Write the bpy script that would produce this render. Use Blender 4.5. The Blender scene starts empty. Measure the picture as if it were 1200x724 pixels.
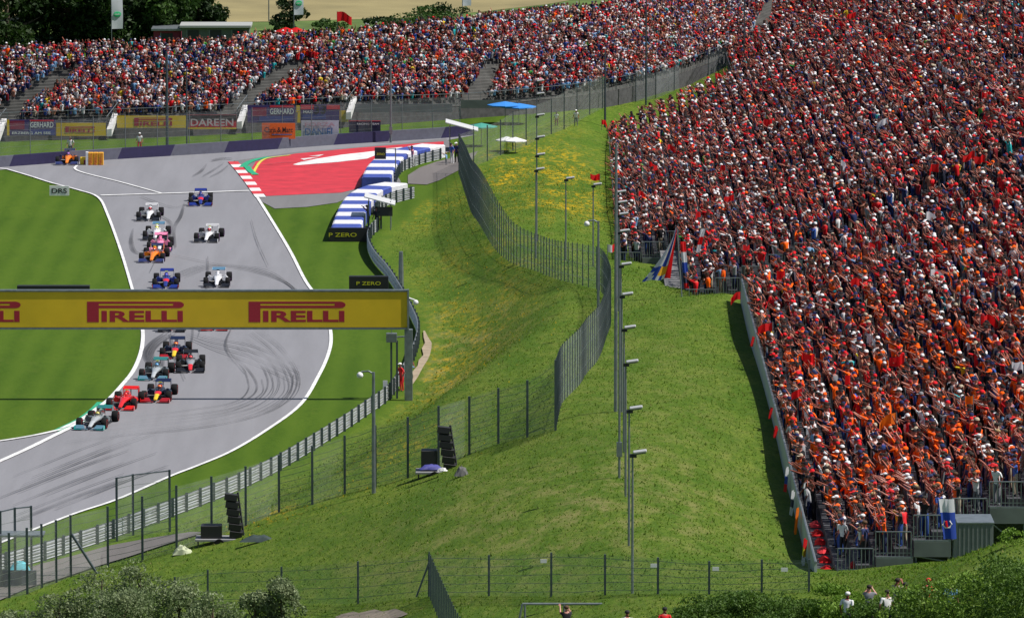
import bpy, bmesh, math, random
import numpy as np
from mathutils import Vector, Matrix
from mathutils.geometry import tessellate_polygon
R = math.radians
sc = bpy.context.scene
C = sc.collection
random.seed(7); rng = np.random.default_rng(7)

# ---------------------------------------------------------------- camera
F = 8500.0; CU, CV = 600.0, 362.0; CAMH = 58.0
PITCH = math.atan(1042.0/F); SP, CP = math.sin(PITCH), math.cos(PITCH)
cam = bpy.data.objects.new('camera', bpy.data.cameras.new('camera')); C.objects.link(cam)
cam.location = (0, 0, CAMH); cam.rotation_euler = (R(90)-PITCH, 0, 0)
cam.data.lens = F/1200*36; cam.data.sensor_width = 36
cam.data.clip_start = 1; cam.data.clip_end = 20000
sc.camera = cam

# ---------------------------------------------------------------- sky, sun, exposure
SUN_EL, SUN_AZ = R(56), R(-9)       # azimuth measured from +X towards +Y
w = bpy.data.worlds.new('World'); sc.world = w; w.use_nodes = True
nt = w.node_tree; bg = nt.nodes['Background']
sky = nt.nodes.new('ShaderNodeTexSky'); sky.sky_type = 'NISHITA'; sky.sun_disc = False
sky.sun_elevation = SUN_EL; sky.sun_rotation = R(90)-SUN_AZ
nt.links.new(sky.outputs[0], bg.inputs[0]); bg.inputs[1].default_value = 0.065
sd = bpy.data.lights.new('sun', 'SUN'); sun = bpy.data.objects.new('sun', sd); C.objects.link(sun)
sd.energy = 4.9; sd.angle = R(0.5); sd.color = (1.0, 0.955, 0.89)
to_sun = Vector((math.cos(SUN_EL)*math.cos(SUN_AZ), math.cos(SUN_EL)*math.sin(SUN_AZ), math.sin(SUN_EL)))
sun.rotation_euler = to_sun.to_track_quat('Z', 'Y').to_euler()
sc.view_settings.view_transform = 'Standard'; sc.view_settings.look = 'None'
sc.view_settings.exposure = 0.22; sc.view_settings.gamma = 1.0
sc.render.engine = 'CYCLES'
sc.cycles.transparent_max_bounces = 24
sc.cycles.max_bounces = 5

# ---------------------------------------------------------------- placing helpers
def ray(u, v):
    a, b = (u-CU)/F, -(v-CV)/F
    return Vector((a, CP+b*SP, -SP+b*CP))
def W(u, v, ppm):
    return Vector((0, 0, CAMH)) + ray(u, v)*(F/ppm)
def G(u, v, z=0.0):
    d = ray(u, v); t = (z-CAMH)/d.z
    return Vector((0, 0, CAMH)) + d*t
def proj(p):
    x, y, z = p[0], p[1], p[2]-CAMH
    D = y*CP - z*SP; up = y*SP + z*CP
    return CU + F*x/D, CV - F*up/D, F/D
def lerp(a, b, t): return a+(b-a)*t
def spline(pts, n=8):
    P = [np.array(p, float) for p in pts]; P = [2*P[0]-P[1]]+P+[2*P[-1]-P[-2]]; out = []
    for i in range(1, len(P)-2):
        for k in range(n):
            t = k/n; a, b, c, d = P[i-1], P[i], P[i+1], P[i+2]
            out.append(.5*((2*b)+(c-a)*t+(2*a-5*b+4*c-d)*t*t+(3*b-a-3*c+d)*t**3))
    out.append(P[-2]); return out
def resample(pts, step):
    P = [np.array(p, float) for p in pts]; out = [P[0]]; acc = 0.0
    for a, b in zip(P[:-1], P[1:]):
        L = np.linalg.norm(b-a); d = step-acc
        while d <= L:
            out.append(a+(b-a)*d/L); d += step
        acc = (acc+L) % step if L > 0 else acc
    return out

# ---------------------------------------------------------------- terrain height
RAIL_UV = [(-60,690),(0,672),(76,650),(153,624),(254,586),(300,566),(340,545),(400,508),(430,488),(455,470),(472,448),
           (486,420),(491,396),(484,376),(470,350),(455,327),(439,308),(432,291),(436,278),(447,268)]
rail_xy = [np.array(G(u, v)[:2]) for u, v in spline(RAIL_UV, 6)]
BOUND_UV = [(456,263),(472,252),(490,238),(510,224),(530,210),(548,182),(575,168),(600,150),(700,112),(860,62),(930,30)]
p0 = np.array(G(-60,690)[:2])
bound_xy = [p0+np.array((-14,-150.)), p0+np.array((-9,-60.))] + rail_xy + [np.array(G(u, v)[:2]) for u, v in BOUND_UV] + [np.array((60, 900.)), np.array((200, 3000.))]
BA = np.array(bound_xy[:-1]); BB = np.array(bound_xy[1:])
def side_dist(X, Y):
    """signed distance to the track boundary, positive on the hillside (right) side"""
    X = np.asarray(X, float).ravel(); Y = np.asarray(Y, float).ravel()
    best = np.full(X.shape, 1e9); sgn = np.ones(X.shape)
    for a, b in zip(BA, BB):
        d = b-a; L2 = d@d
        if L2 < 1e-9: continue
        t = np.clip(((X-a[0])*d[0]+(Y-a[1])*d[1])/L2, 0, 1)
        dx = X-(a[0]+t*d[0]); dy = Y-(a[1]+t*d[1]); dist = np.hypot(dx, dy)
        cr = d[0]*(Y-a[1])-d[1]*(X-a[0])
        m = dist < best-1e-9
        best = np.where(m, dist, best); sgn = np.where(m, np.where(cr < 0, 1., -1.), sgn)
    return best*sgn
CTRL = [(10,702,.7),(100,690,.9),(165,655,1.2),(250,625,1.8),(327,600,2.6),(404,579,3.6),(440,577,4.2),(478,560,4.6),(520,545,5.2),(550,533,5.7),
 (584,520,6.2),(618,513,6.9),(651,505,7.7),(657,473,7.4),(679,451,7.0),(698,426,6.2),(710,396,5.6),(716,379,5.1),(704,345,4.3),(663,331,3.9),
 (628,318,3.3),(600,309,2.9),(576,285,2.3),(554,251,1.5),(540,212,.8),(571,189,.4),(601,177,.1),(646,157,0),(691,135,0),(723,120,0),(760,112,.5),(790,103,1.1),(820,91,1.8),(850,78,2.5),(880,62,3.2),
 (740,696,11.0),(737,640,10.4),(733,583,9.7),(731,530,9.0),(760,450,7.5),(790,385,6),(800,352,5.1),(945,662,8.6),(917,560,7.5),(883,400,5.5),(868,345,5),
 (820,600,9.3),(840,500,7.9),(712,300,1.6),(700,250,.6),(706,200,-.4),(704,150,-1.2),(650,250,2.0),(600,220,1.0),(670,180,-.2),(760,125,-.1),(800,120,.2),
 (500,655,7.2),(300,690,3.4),(100,716,2.0),(10,724,1.6),(600,724,9.7),(800,722,12),(1000,722,14),(1010,690,12.6),(1100,662,14.0),(1200,628,16.2),
 (500,600,6.8),(600,600,8.7),(400,640,4.6),(250,665,2.2),(200,724,2.8),(400,724,5.6),(1200,724,18.5),(1100,700,16),(900,700,12),(650,650,9.5),
 (520,460,4.6),(560,420,4.5),(620,400,5.0),(560,350,3.7),(600,380,4.6),(520,300,2.3),(480,258,.5),(500,380,2.2),(520,240,.8),(470,330,1.1),(480,500,4.0),(430,540,3.2),(350,570,2.2)]
cxy = [[G(u,v,z).x, G(u,v,z).y, z] for u, v, z in CTRL]
ST0 = np.array((12.86, 303.6)); 
def plane_z(x, y): return 10.15 + .445*(x-12.86) - .0257*(y-303.6) - .445*.0075*(y-303.6)
for yy in (305, 350, 400, 432):
    for xx in (24, 40, 70): cxy.append([xx, yy, plane_z(16, yy)-3.2+ (0.10*(xx-16))])
for yy in (445, 500, 550, 600, 640):
    for xx in (16, 30, 50, 80): cxy.append([xx, yy, plane_z(8, yy)-2.4+.08*(xx-8)])
cxy = np.array(cxy)
KY = .22
def rbf_phi(ax, ay, bx, by): return np.sqrt((ax-bx)**2+((ay-by)*KY)**2+.6)
A = rbf_phi(cxy[:,None,0], cxy[:,None,1], cxy[None,:,0], cxy[None,:,1])
n = len(cxy); M = np.zeros((n+1, n+1)); M[:n,:n] = A - np.eye(n)*.15; M[:n,n] = 1; M[n,:n] = 1
wts = np.linalg.solve(M, np.append(cxy[:,2], 0))
def rbf(X, Y):
    X = np.clip(X, -70, 70); Y = np.clip(Y, 262, 700); out = np.full(X.shape, wts[n])
    for i in range(n): out = out + wts[i]*rbf_phi(X, Y, cxy[i,0], cxy[i,1])
    return out
gx = np.concatenate([[-9000,-3000,-1000,-400,-200,-120], np.arange(-75, 76, .8), [120,200,400,1000,3000,9000]])
gy = np.concatenate([[-3000,-500,0,120,200], np.arange(240, 720, 2.0), [760,820,900,1100,1500,2500,5000,12000]])
GX, GY = np.meshgrid(gx, gy)
sdist = side_dist(GX, GY).reshape(GX.shape)
rz = rbf(GX, GY)
t = np.clip((sdist-1.2)/9.0, 0, 1); S = t*t*(3-2*t)
fade = np.clip((720-GY)/60, 0, 1)
GZ = np.where(sdist > 1.2, rz*S*fade, 0.0)
def hgt(x, y):
    i = np.clip(np.searchsorted(gx, x)-1, 0, len(gx)-2); j = np.clip(np.searchsorted(gy, y)-1, 0, len(gy)-2)
    a = (x-gx[i])/(gx[i+1]-gx[i]); b = (y-gy[j])/(gy[j+1]-gy[j])
    return (GZ[j,i]*(1-a)+GZ[j,i+1]*a)*(1-b)+(GZ[j+1,i]*(1-a)+GZ[j+1,i+1]*a)*b
_ts = np.arange(170, 1100, .4)
def GT(u, v):
    """where the view ray through (u, v) meets the ground"""
    d = ray(u, v); X = d.x*_ts; Y = d.y*_ts; Z = CAMH+d.z*_ts
    below = Z < hgt(X, Y)
    k = int(np.argmax(below)) if below.any() else len(_ts)-1
    return Vector((X[k], Y[k], float(hgt(X[k], Y[k]))))

# ---------------------------------------------------------------- object helpers
def tag(o, label=None, cat=None, group=None, kind=None):
    if label: o['label'] = label
    if cat: o['category'] = cat
    if group: o['group'] = group
    if kind: o['kind'] = kind
    return o
def empty(name, loc, rz=0, label=None, cat=None, group=None):
    o = bpy.data.objects.new(name, None); C.objects.link(o); o.location = loc; o.rotation_euler = (0, 0, rz)
    o.empty_display_size = .2
    return tag(o, label, cat, group)
def link_mesh(name, me, parent=None, mat=None, loc=(0,0,0)):
    o = bpy.data.objects.new(name, me); C.objects.link(o); o.location = loc
    if parent: o.parent = parent
    if mat is not None and len(me.materials) == 0: me.materials.append(mat)
    return o
def np_mesh(name, V, Fc, mats=(), midx=None, smooth=False, cols=None):
    V = np.asarray(V, np.float32); Fc = np.asarray(Fc, np.int32); k = Fc.shape[1]
    me = bpy.data.meshes.new(name); me.vertices.add(len(V)); me.vertices.foreach_set('co', V.ravel())
    me.loops.add(Fc.size); me.loops.foreach_set('vertex_index', Fc.ravel())
    me.polygons.add(len(Fc)); me.polygons.foreach_set('loop_start', np.arange(0, Fc.size, k, dtype=np.int32))
    if midx is not None: me.polygons.foreach_set('material_index', np.asarray(midx, np.int32))
    for m in mats: me.materials.append(m)
    if cols is not None:
        a = me.color_attributes.new('tint', 'FLOAT_COLOR', 'POINT')
        c4 = np.ones((len(V), 4), np.float32); c4[:, :3] = cols; a.data.foreach_set('color', c4.ravel())
    me.update(calc_edges=True); me.validate()
    if smooth: me.polygons.foreach_set('use_smooth', np.ones(len(Fc), bool))
    return me
class MB:
    """collects shapes for one mesh"""
    def __init__(s): s.v = []; s.f = []; s.m = []
    def add(s, vs, fs, m=0):
        o = len(s.v); s.v += [tuple(p) for p in vs]; s.f += [tuple(i+o for i in f) for f in fs]; s.m += [m]*len(fs); return s
    def box(s, x0, x1, y0, y1, z0, z1, m=0, mat=None):
        vs = [Vector((x, y, z)) for z in (z0, z1) for y in (y0, y1) for x in (x0, x1)]
        if mat is not None: vs = [mat @ p for p in vs]
        return s.add(vs, [(0,2,3,1),(4,5,7,6),(0,1,5,4),(2,6,7,3),(0,4,6,2),(1,3,7,5)], m)
    def tube(s, pts, rad, n=8, m=0, cap=True, flat=None):
        pts = [Vector(p) for p in pts]; rad = rad if hasattr(rad, '__len__') else [rad]*len(pts)
        vs = []; fs = []
        for i, p in enumerate(pts):
            d = (pts[min(i+1, len(pts)-1)]-pts[max(i-1, 0)]).normalized()
            up = Vector((0,0,1)) if abs(d.z) < .95 else Vector((0,1,0))
            a = d.cross(up).normalized(); b = a.cross(d).normalized()
            for k in range(n):
                an = 2*math.pi*k/n+math.pi/n
                vs.append(p+(a*math.cos(an)+b*math.sin(an)*(flat or 1))*rad[i])
        for i in range(len(pts)-1):
            for k in range(n):
                k2 = (k+1) % n; fs.append((i*n+k, i*n+k2, (i+1)*n+k2, (i+1)*n+k))
        if cap: fs += [tuple(range(n-1, -1, -1)), tuple((len(pts)-1)*n+k for k in range(n))]
        return s.add(vs, fs, m)
    def loft(s, secs, n=10, m=0, p=2.4):
        """secs: (y, cx, cz, half_w, half_h)"""
        vs = []; fs = []
        for (y, cx, cz, hw, hh) in secs:
            for k in range(n):
                a = 2*math.pi*k/n; c, q = math.cos(a), math.sin(a)
                vs.append((cx+hw*math.copysign(abs(c)**(2/p), c), y, cz+hh*math.copysign(abs(q)**(2/p), q)))
        for i in range(len(secs)-1):
            for k in range(n):
                k2 = (k+1) % n; fs.append((i*n+k, i*n+k2, (i+1)*n+k2, (i+1)*n+k))
        fs += [tuple(range(n-1, -1, -1)), tuple((len(secs)-1)*n+k for k in range(n))]
        return s.add(vs, fs, m)
    def ball(s, c, r, nu=10, nv=6, m=0):
        c = Vector(c); r = r if hasattr(r, '__len__') else (r, r, r); vs = [c+Vector((0,0,r[2]))]; fs = []
        for j in range(1, nv):
            th = math.pi*j/nv
            for i in range(nu):
                ph = 2*math.pi*i/nu; vs.append(c+Vector((r[0]*math.sin(th)*math.cos(ph), r[1]*math.sin(th)*math.sin(ph), r[2]*math.cos(th))))
        vs.append(c-Vector((0,0,r[2])))
        for i in range(nu):
            i2 = (i+1) % nu; fs.append((0, 1+i, 1+i2))
            for j in range(nv-2): fs.append((1+j*nu+i, 1+(j+1)*nu+i, 1+(j+1)*nu+i2, 1+j*nu+i2))
            fs.append((1+(nv-2)*nu+i, len(vs)-1, 1+(nv-2)*nu+i2))
        return s.add(vs, fs, m)
    def mesh(s, name, mats, smooth=False, bevel=0):
        me = bpy.data.meshes.new(name); me.from_pydata(s.v, [], s.f)
        for m in (mats if isinstance(mats, (list, tuple)) else [mats]): me.materials.append(m)
        me.polygons.foreach_set('material_index', s.m)
        bm = bmesh.new(); bm.from_mesh(me)
        bmesh.ops.recalc_face_normals(bm, faces=bm.faces)
        if bevel: bmesh.ops.bevel(bm, geom=bm.edges[:], offset=bevel, segments=1, affect='EDGES', clamp_overlap=True)
        bm.to_mesh(me); bm.free()
        if smooth:
            me.polygons.foreach_set('use_smooth', [True]*len(me.polygons))
            try: me.set_sharp_from_angle(angle=R(42))
            except Exception: pass
        me.update(); return me
    def build(s, name, mats, parent=None, smooth=False, bevel=0, loc=(0,0,0)):
        return link_mesh(name, s.mesh(name, mats, smooth, bevel), parent, loc=loc)
def sheet(name, pts, mat, parent=None, z=None):
    """flat or draped polygon sheet"""
    P = [Vector(p) for p in pts]
    if z is not None: P = [Vector((p.x, p.y, z)) for p in P]
    tris = tessellate_polygon([P]); me = bpy.data.meshes.new(name)
    tris = [t_ if (P[t_[1]]-P[t_[0]]).cross(P[t_[2]]-P[t_[0]]).z > 0 else t_[::-1] for t_ in tris]
    me.from_pydata([tuple(p) for p in P], [], tris); me.materials.append(mat); me.update()
    return link_mesh(name, me, parent)
def strip(name, path, wid, mat, z=None, lift=.03, parent=None, mb=None, m=0):
    """ribbon of constant width along a ground path; draped on the terrain when z is None"""
    P = [np.array(p[:2], float) for p in path]; vs = []
    wd = wid if hasattr(wid, '__len__') else [wid]*len(P)
    for i, p in enumerate(P):
        d = P[min(i+1, len(P)-1)]-P[max(i-1, 0)]; d = d/np.linalg.norm(d); nn = np.array((-d[1], d[0]))
        for s_ in (1, -1):
            q = p+nn*s_*wd[i]/2; zz = z if z is not None else float(hgt(q[0], q[1]))+lift
            vs.append((q[0], q[1], zz))
    fs = [(2*i, 2*i+1, 2*i+3, 2*i+2) for i in range(len(P)-1)]
    if mb is not None: mb.add(vs, fs, m); return None
    me = bpy.data.meshes.new(name); me.from_pydata(vs, [], fs); me.materials.append(mat)
    bm = bmesh.new(); bm.from_mesh(me); bmesh.ops.recalc_face_normals(bm, faces=bm.faces)
    if bm.faces[0].normal.z < 0: bmesh.ops.reverse_faces(bm, faces=bm.faces)
    bm.to_mesh(me); bm.free()
    return link_mesh(name, me, parent)

# ---------------------------------------------------------------- materials
MATS = {}
def mat(name, col=(.5,.5,.5), rough=.7, metal=0, noise=0, nscale=3, spec=.5, coat=0, bump=0, alpha=1, emit=None):
    if name in MATS: return MATS[name]
    m = bpy.data.materials.new(name); m.use_nodes = True; t = m.node_tree; b = t.nodes['Principled BSDF']
    b.inputs['Base Color'].default_value = (*col, 1); b.inputs['Roughness'].default_value = rough
    b.inputs['Metallic'].default_value = metal; b.inputs['Specular IOR Level'].default_value = spec
    if coat: b.inputs['Coat Weight'].default_value = coat; b.inputs['Coat Roughness'].default_value = .08
    if noise or bump:
        tc = t.nodes.new('ShaderNodeTexCoord'); nz = t.nodes.new('ShaderNodeTexNoise')
        nz.inputs['Scale'].default_value = nscale; nz.inputs['Detail'].default_value = 6
        t.links.new(tc.outputs['Object'], nz.inputs['Vector'])
        if noise:
            mr = t.nodes.new('ShaderNodeMapRange'); mr.inputs[1].default_value = .3; mr.inputs[2].default_value = .7
            mr.inputs[3].default_value = 1-noise; mr.inputs[4].default_value = 1+noise
            t.links.new(nz.outputs[0], mr.inputs[0])
            mx = t.nodes.new('ShaderNodeMix'); mx.data_type = 'RGBA'; mx.blend_type = 'MULTIPLY'; mx.inputs[0].default_value = 1
            mx.inputs[6].default_value = (*col, 1); t.links.new(mr.outputs[0], mx.inputs[7])
            t.links.new(mx.outputs[2], b.inputs['Base Color'])
        if bump:
            bp = t.nodes.new('ShaderNodeBump'); bp.inputs['Strength'].default_value = .6; bp.inputs['Distance'].default_value = bump
            t.links.new(nz.outputs[0], bp.inputs['Height']); t.links.new(bp.outputs[0], b.inputs['Normal'])
    if alpha < 1: b.inputs['Alpha'].default_value = alpha
    MATS[name] = m; return m
def N(t, typ, **kw):
    nd = t.nodes.new(typ)
    for k, v in kw.items():
        if k.startswith('i_'):
            key = k[2:]; nd.inputs[int(key) if key.isdigit() else key].default_value = v
        else: setattr(nd, k, v)
    return nd
def mixc(t, fac, a, b, blend='MIX'):
    m = N(t, 'ShaderNodeMix', data_type='RGBA', blend_type=blend)
    for s_, v in ((0, fac), (6, a), (7, b)):
        if isinstance(v, (int, float)): m.inputs[s_].default_value = v
        elif isinstance(v, tuple): m.inputs[s_].default_value = (*v, 1)
        else: t.links.new(v, m.inputs[s_])
    return m.outputs[2]
def noise_fac(t, vec, scale, detail, lo, hi, rough=.55):
    nz = N(t, 'ShaderNodeTexNoise'); nz.inputs['Scale'].default_value = scale; nz.inputs['Detail'].default_value = detail
    nz.inputs['Roughness'].default_value = rough
    t.links.new(vec, nz.inputs['Vector']); mr = N(t, 'ShaderNodeMapRange', interpolation_type='SMOOTHSTEP')
    mr.inputs[1].default_value = lo; mr.inputs[2].default_value = hi
    t.links.new(nz.outputs[0], mr.inputs[0]); return mr.outputs[0]
def mulf(t, a, b):
    m = N(t, 'ShaderNodeMath', operation='MULTIPLY')
    for i, v in enumerate((a, b)):
        if isinstance(v, (int, float)): m.inputs[i].default_value = v
        else: t.links.new(v, m.inputs[i])
    return m.outputs[0]

def ground_material():
    m = bpy.data.materials.new('grass_ground'); m.use_nodes = True; t = m.node_tree; b = t.nodes['Principled BSDF']
    b.inputs['Roughness'].default_value = .95; b.inputs['Specular IOR Level'].default_value = .15
    tc = N(t, 'ShaderNodeTexCoord'); P = tc.outputs['Object']
    mp = N(t, 'ShaderNodeMapping'); mp.inputs['Scale'].default_value = (1, .3, 1); t.links.new(P, mp.inputs[0]); PS = mp.outputs[0]
    att = N(t, 'ShaderNodeAttribute', attribute_name='zone'); sp = N(t, 'ShaderNodeSeparateColor'); t.links.new(att.outputs['Color'], sp.inputs[0])
    wild, flower, worn = sp.outputs[0], sp.outputs[1], sp.outputs[2]
    # mown lawn
    l1 = mixc(t, noise_fac(t, PS, .18, 4, .3, .7), (.044,.092,.004), (.064,.118,.007))
    l1 = mixc(t, mulf(t, noise_fac(t, PS, 3.0, 5, .35, .7, .7), .5), l1, (.030,.072,.003))
    wv = N(t, 'ShaderNodeTexWave', wave_type='BANDS', bands_direction='X'); wv.inputs['Scale'].default_value = .16; wv.inputs['Distortion'].default_value = 1.5
    wv.inputs['Detail'].default_value = 2; t.links.new(P, wv.inputs[0])
    l1 = mixc(t, mulf(t, wv.outputs[0], .5), l1, (.074,.130,.009))
    l1 = mixc(t, mulf(t, noise_fac(t, PS, .9, 6, .55, .75, .7), .4), l1, (.10,.13,.02))
    # rough slope
    g = mixc(t, noise_fac(t, PS, .35, 5, .3, .7), (.090,.165,.013), (.160,.220,.028))
    g = mixc(t, mulf(t, noise_fac(t, PS, 3.4, 8, .40, .62, .8), .75), g, (.050,.108,.008))
    g = mixc(t, mulf(t, noise_fac(t, PS, .8, 5, .45, .7, .7), .45), g, (.055,.130,.010))
    g = mixc(t, mulf(t, noise_fac(t, PS, 1.1, 6, .52, .80), .40), g, (.20,.20,.05))
    g = mixc(t, mulf(t, noise_fac(t, PS, 9.0, 4, .60, .85, .8), .45), g, (.26,.27,.09))
    g = mixc(t, mulf(t, mulf(t, worn, .95), noise_fac(t, PS, .7, 7, .44, .68, .72)), g, (.25,.235,.085))
    ff = mulf(t, mulf(t, flower, noise_fac(t, PS, 2.6, 6, .46, .62, .75)), noise_fac(t, PS, .35, 4, .38, .60, .6))
    g = mixc(t, ff, g, (.62,.38,.006))
    fl2 = N(t, 'ShaderNodeTexVoronoi'); fl2.inputs['Scale'].default_value = 1.6; t.links.new(PS, fl2.inputs['Vector'])
    col = mixc(t, wild, l1, g)
    t.links.new(col, b.inputs['Base Color'])
    nz = N(t, 'ShaderNodeTexNoise'); nz.inputs['Scale'].default_value = 2.6; nz.inputs['Detail'].default_value = 9; nz.inputs['Roughness'].default_value = .78
    t.links.new(P, nz.inputs['Vector'])
    bp = N(t, 'ShaderNodeBump'); bp.inputs['Distance'].default_value = .22; t.links.new(nz.outputs[0], bp.inputs['Height'])
    mr = N(t, 'ShaderNodeMapRange'); mr.inputs[3].default_value = .25; mr.inputs[4].default_value = .9; t.links.new(wild, mr.inputs[0])
    t.links.new(mr.outputs[0], bp.inputs['Strength'])
    t.links.new(bp.outputs[0], b.inputs['Normal']); return m
def asphalt_material(name, base, warm=0):
    m = bpy.data.materials.new(name); m.use_nodes = True; t = m.node_tree; b = t.nodes['Principled BSDF']
    b.inputs['Roughness'].default_value = .75; b.inputs['Specular IOR Level'].default_value = .35
    tc = N(t, 'ShaderNodeTexCoord'); P = tc.outputs['Object']
    mp = N(t, 'ShaderNodeMapping'); mp.inputs['Scale'].default_value = (1, .06, 1); mp.inputs['Rotation'].default_value = (0,0,R(2)); t.links.new(P, mp.inputs[0])
    a = tuple(base); c = mixc(t, noise_fac(t, mp.outputs[0], .9, 6, .3, .7), a, tuple(x*.86 for x in a))
    c = mixc(t, mulf(t, noise_fac(t, P, .06, 4, .4, .7), .5), c, tuple(x*.85 for x in a))
    c = mixc(t, mulf(t, noise_fac(t, P, 6, 4, .35, .75, .8), .25), c, tuple(x*1.25 for x in a))
    t.links.new(c, b.inputs['Base Color']); return m
def tint_material(name, rough=.85, nz=False):
    m = bpy.data.materials.new(name); m.use_nodes = True; t = m.node_tree; b = t.nodes['Principled BSDF']
    b.inputs['Roughness'].default_value = rough; b.inputs['Specular IOR Level'].default_value = .2
    at = N(t, 'ShaderNodeAttribute', attribute_name='tint'); t.links.new(at.outputs['Color'], b.inputs['Base Color']); return m
def leaf_material(name, c1, c2, scale=1.5):
    m = bpy.data.materials.new(name); m.use_nodes = True; t = m.node_tree; b = t.nodes['Principled BSDF']
    b.inputs['Roughness'].default_value = .6; b.inputs['Specular IOR Level'].default_value = .3
    tc = N(t, 'ShaderNodeTexCoord'); col = mixc(t, noise_fac(t, tc.outputs['Object'], scale, 4, .35, .65), c1, c2)
    t.links.new(col, b.inputs['Base Color'])
    tr = N(t, 'ShaderNodeBsdfTranslucent'); t.links.new(col, tr.inputs[0]); ms = N(t, 'ShaderNodeMixShader'); ms.inputs[0].default_value = .3
    t.links.new(b.outputs[0], ms.inputs[1]); t.links.new(tr.outputs[0], ms.inputs[2])
    t.links.new(ms.outputs[0], t.nodes['Material Output'].inputs[0]); return m
def net_material(name, col, dens, scale=0):
    m = bpy.data.materials.new(name); m.use_nodes = True; t = m.node_tree; b = t.nodes['Principled BSDF']
    b.inputs['Base Color'].default_value = (*col, 1); b.inputs['Metallic'].default_value = 0; b.inputs['Roughness'].default_value = .5
    tc = N(t, 'ShaderNodeTexCoord'); f = noise_fac(t, tc.outputs['Object'], 1.2, 5, .2, .8)
    mr = N(t, 'ShaderNodeMapRange'); mr.inputs[3].default_value = dens*.6; mr.inputs[4].default_value = dens*1.4; t.links.new(f, mr.inputs[0])
    t.links.new(mr.outputs[0], b.inputs['Alpha']); return m
M_ground = ground_material()
M_asph = asphalt_material('track_asphalt', (.222,.222,.242))
M_asph2 = asphalt_material('runoff_asphalt', (.17,.165,.17))
M_road = asphalt_material('service_road_asphalt', (.16,.145,.14))
M_white = mat('white_line_paint', (.70,.70,.70), .6, noise=.22, nscale=1.2)
M_red = mat('red_runoff_paint', (.50,.025,.04), .65, noise=.2, nscale=.7)
M_kred = mat('kerb_red_paint', (.55,.04,.05), .6)
M_green = mat('green_kerb_paint', (.02,.33,.17), .6, noise=.1)
M_yel = mat('yellow_kerb_paint', (.62,.55,.08), .6)
M_post = mat('galvanised_dark_steel', (.085,.11,.125), .5, .6, noise=.2, nscale=4)
M_galv = mat('galvanised_steel', (.22,.25,.27), .45, .6, noise=.2, nscale=3)
M_rail = mat('guard_rail_steel', (.46,.48,.50), .45, .55, noise=.2, nscale=1.5)
M_net = net_material('wire_mesh', (.42,.47,.42), .13)
M_net2 = net_material('dense_wire_mesh', (.42,.47,.50), .24)
M_netfar = net_material('faint_wire_mesh', (.30,.33,.36), .22)
M_wire = mat('steel_wire', (.22,.25,.24), .5, .5)
M_black = mat('black_plastic', (.012,.012,.014), .5)
M_dark = mat('dark_steel', (.035,.037,.042), .6, .3)
M_crowd = tint_material('crowd_clothing')
M_concrete = mat('terrace_concrete', (.16,.16,.165), .9, noise=.25, nscale=1.5)
M_decksteel = mat('stand_deck_steel', (.060,.062,.070), .7, .2, noise=.2, nscale=1)
M_stairw = mat('white_painted_concrete', (.62,.62,.62), .8, noise=.12, nscale=2)
M_tyre = mat('tyre_rubber', (.009,.009,.010), .9, spec=.25)
M_rim = mat('wheel_rim', (.05,.05,.055), .3, .7)
M_carbon = mat('carbon_fibre', (.012,.012,.014), .35, coat=.4)
def paint(name, c, metal=0): return mat(name, c, .32, metal, coat=.7)

# ================================================================ SETTING
# ground sheet
ny, nx = GX.shape
idx = np.arange(ny*nx).reshape(ny, nx)
Fq = np.stack([idx[:-1,:-1], idx[:-1,1:], idx[1:,1:], idx[1:,:-1]], -1).reshape(-1, 4)
Vg = np.stack([GX, GY, GZ], -1).reshape(-1, 3)
def gauss(u, v, su, sv, a=1.0):
    p = GT(u, v); ppm = proj(p)[2]; k = ppm*.11
    return a*np.exp(-(((GX-p.x)*ppm/su)**2+((GY-p.y)*k/sv)**2))
wild = np.clip(sdist/1.5, 0, 1)
flower = gauss(640,200,70,40,1)+gauss(660,240,60,25,1)+gauss(610,205,50,25,.8)+gauss(560,330,70,60,.30)+gauss(500,245,35,22,.55)+gauss(520,440,60,40,.30)+gauss(470,520,60,35,.45)+gauss(300,610,60,10,.7)+gauss(540,420,90,60,.25)
worn = gauss(770,440,90,120,.35)+gauss(690,620,160,60,.6)+gauss(560,410,60,60,.8)+gauss(500,420,20,40,.9)+gauss(520,620,140,50,.5)+gauss(700,560,120,60,.4)+gauss(840,600,60,60,.4)
Z3 = np.stack([wild, np.clip(flower,0,1)*(wild>0), np.clip(worn,0,1)], -1).reshape(-1, 3)
me = np_mesh('ground', Vg, Fq, [M_ground], smooth=True)
a_ = me.color_attributes.new('zone', 'FLOAT_COLOR', 'POINT'); c4 = np.ones((len(Vg),4), np.float32); c4[:,:3] = Z3; a_.data.foreach_set('color', c4.ravel())
tag(link_mesh('ground', me), 'green grass slopes and flat mown lawns around the race track', kind='structure')

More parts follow.
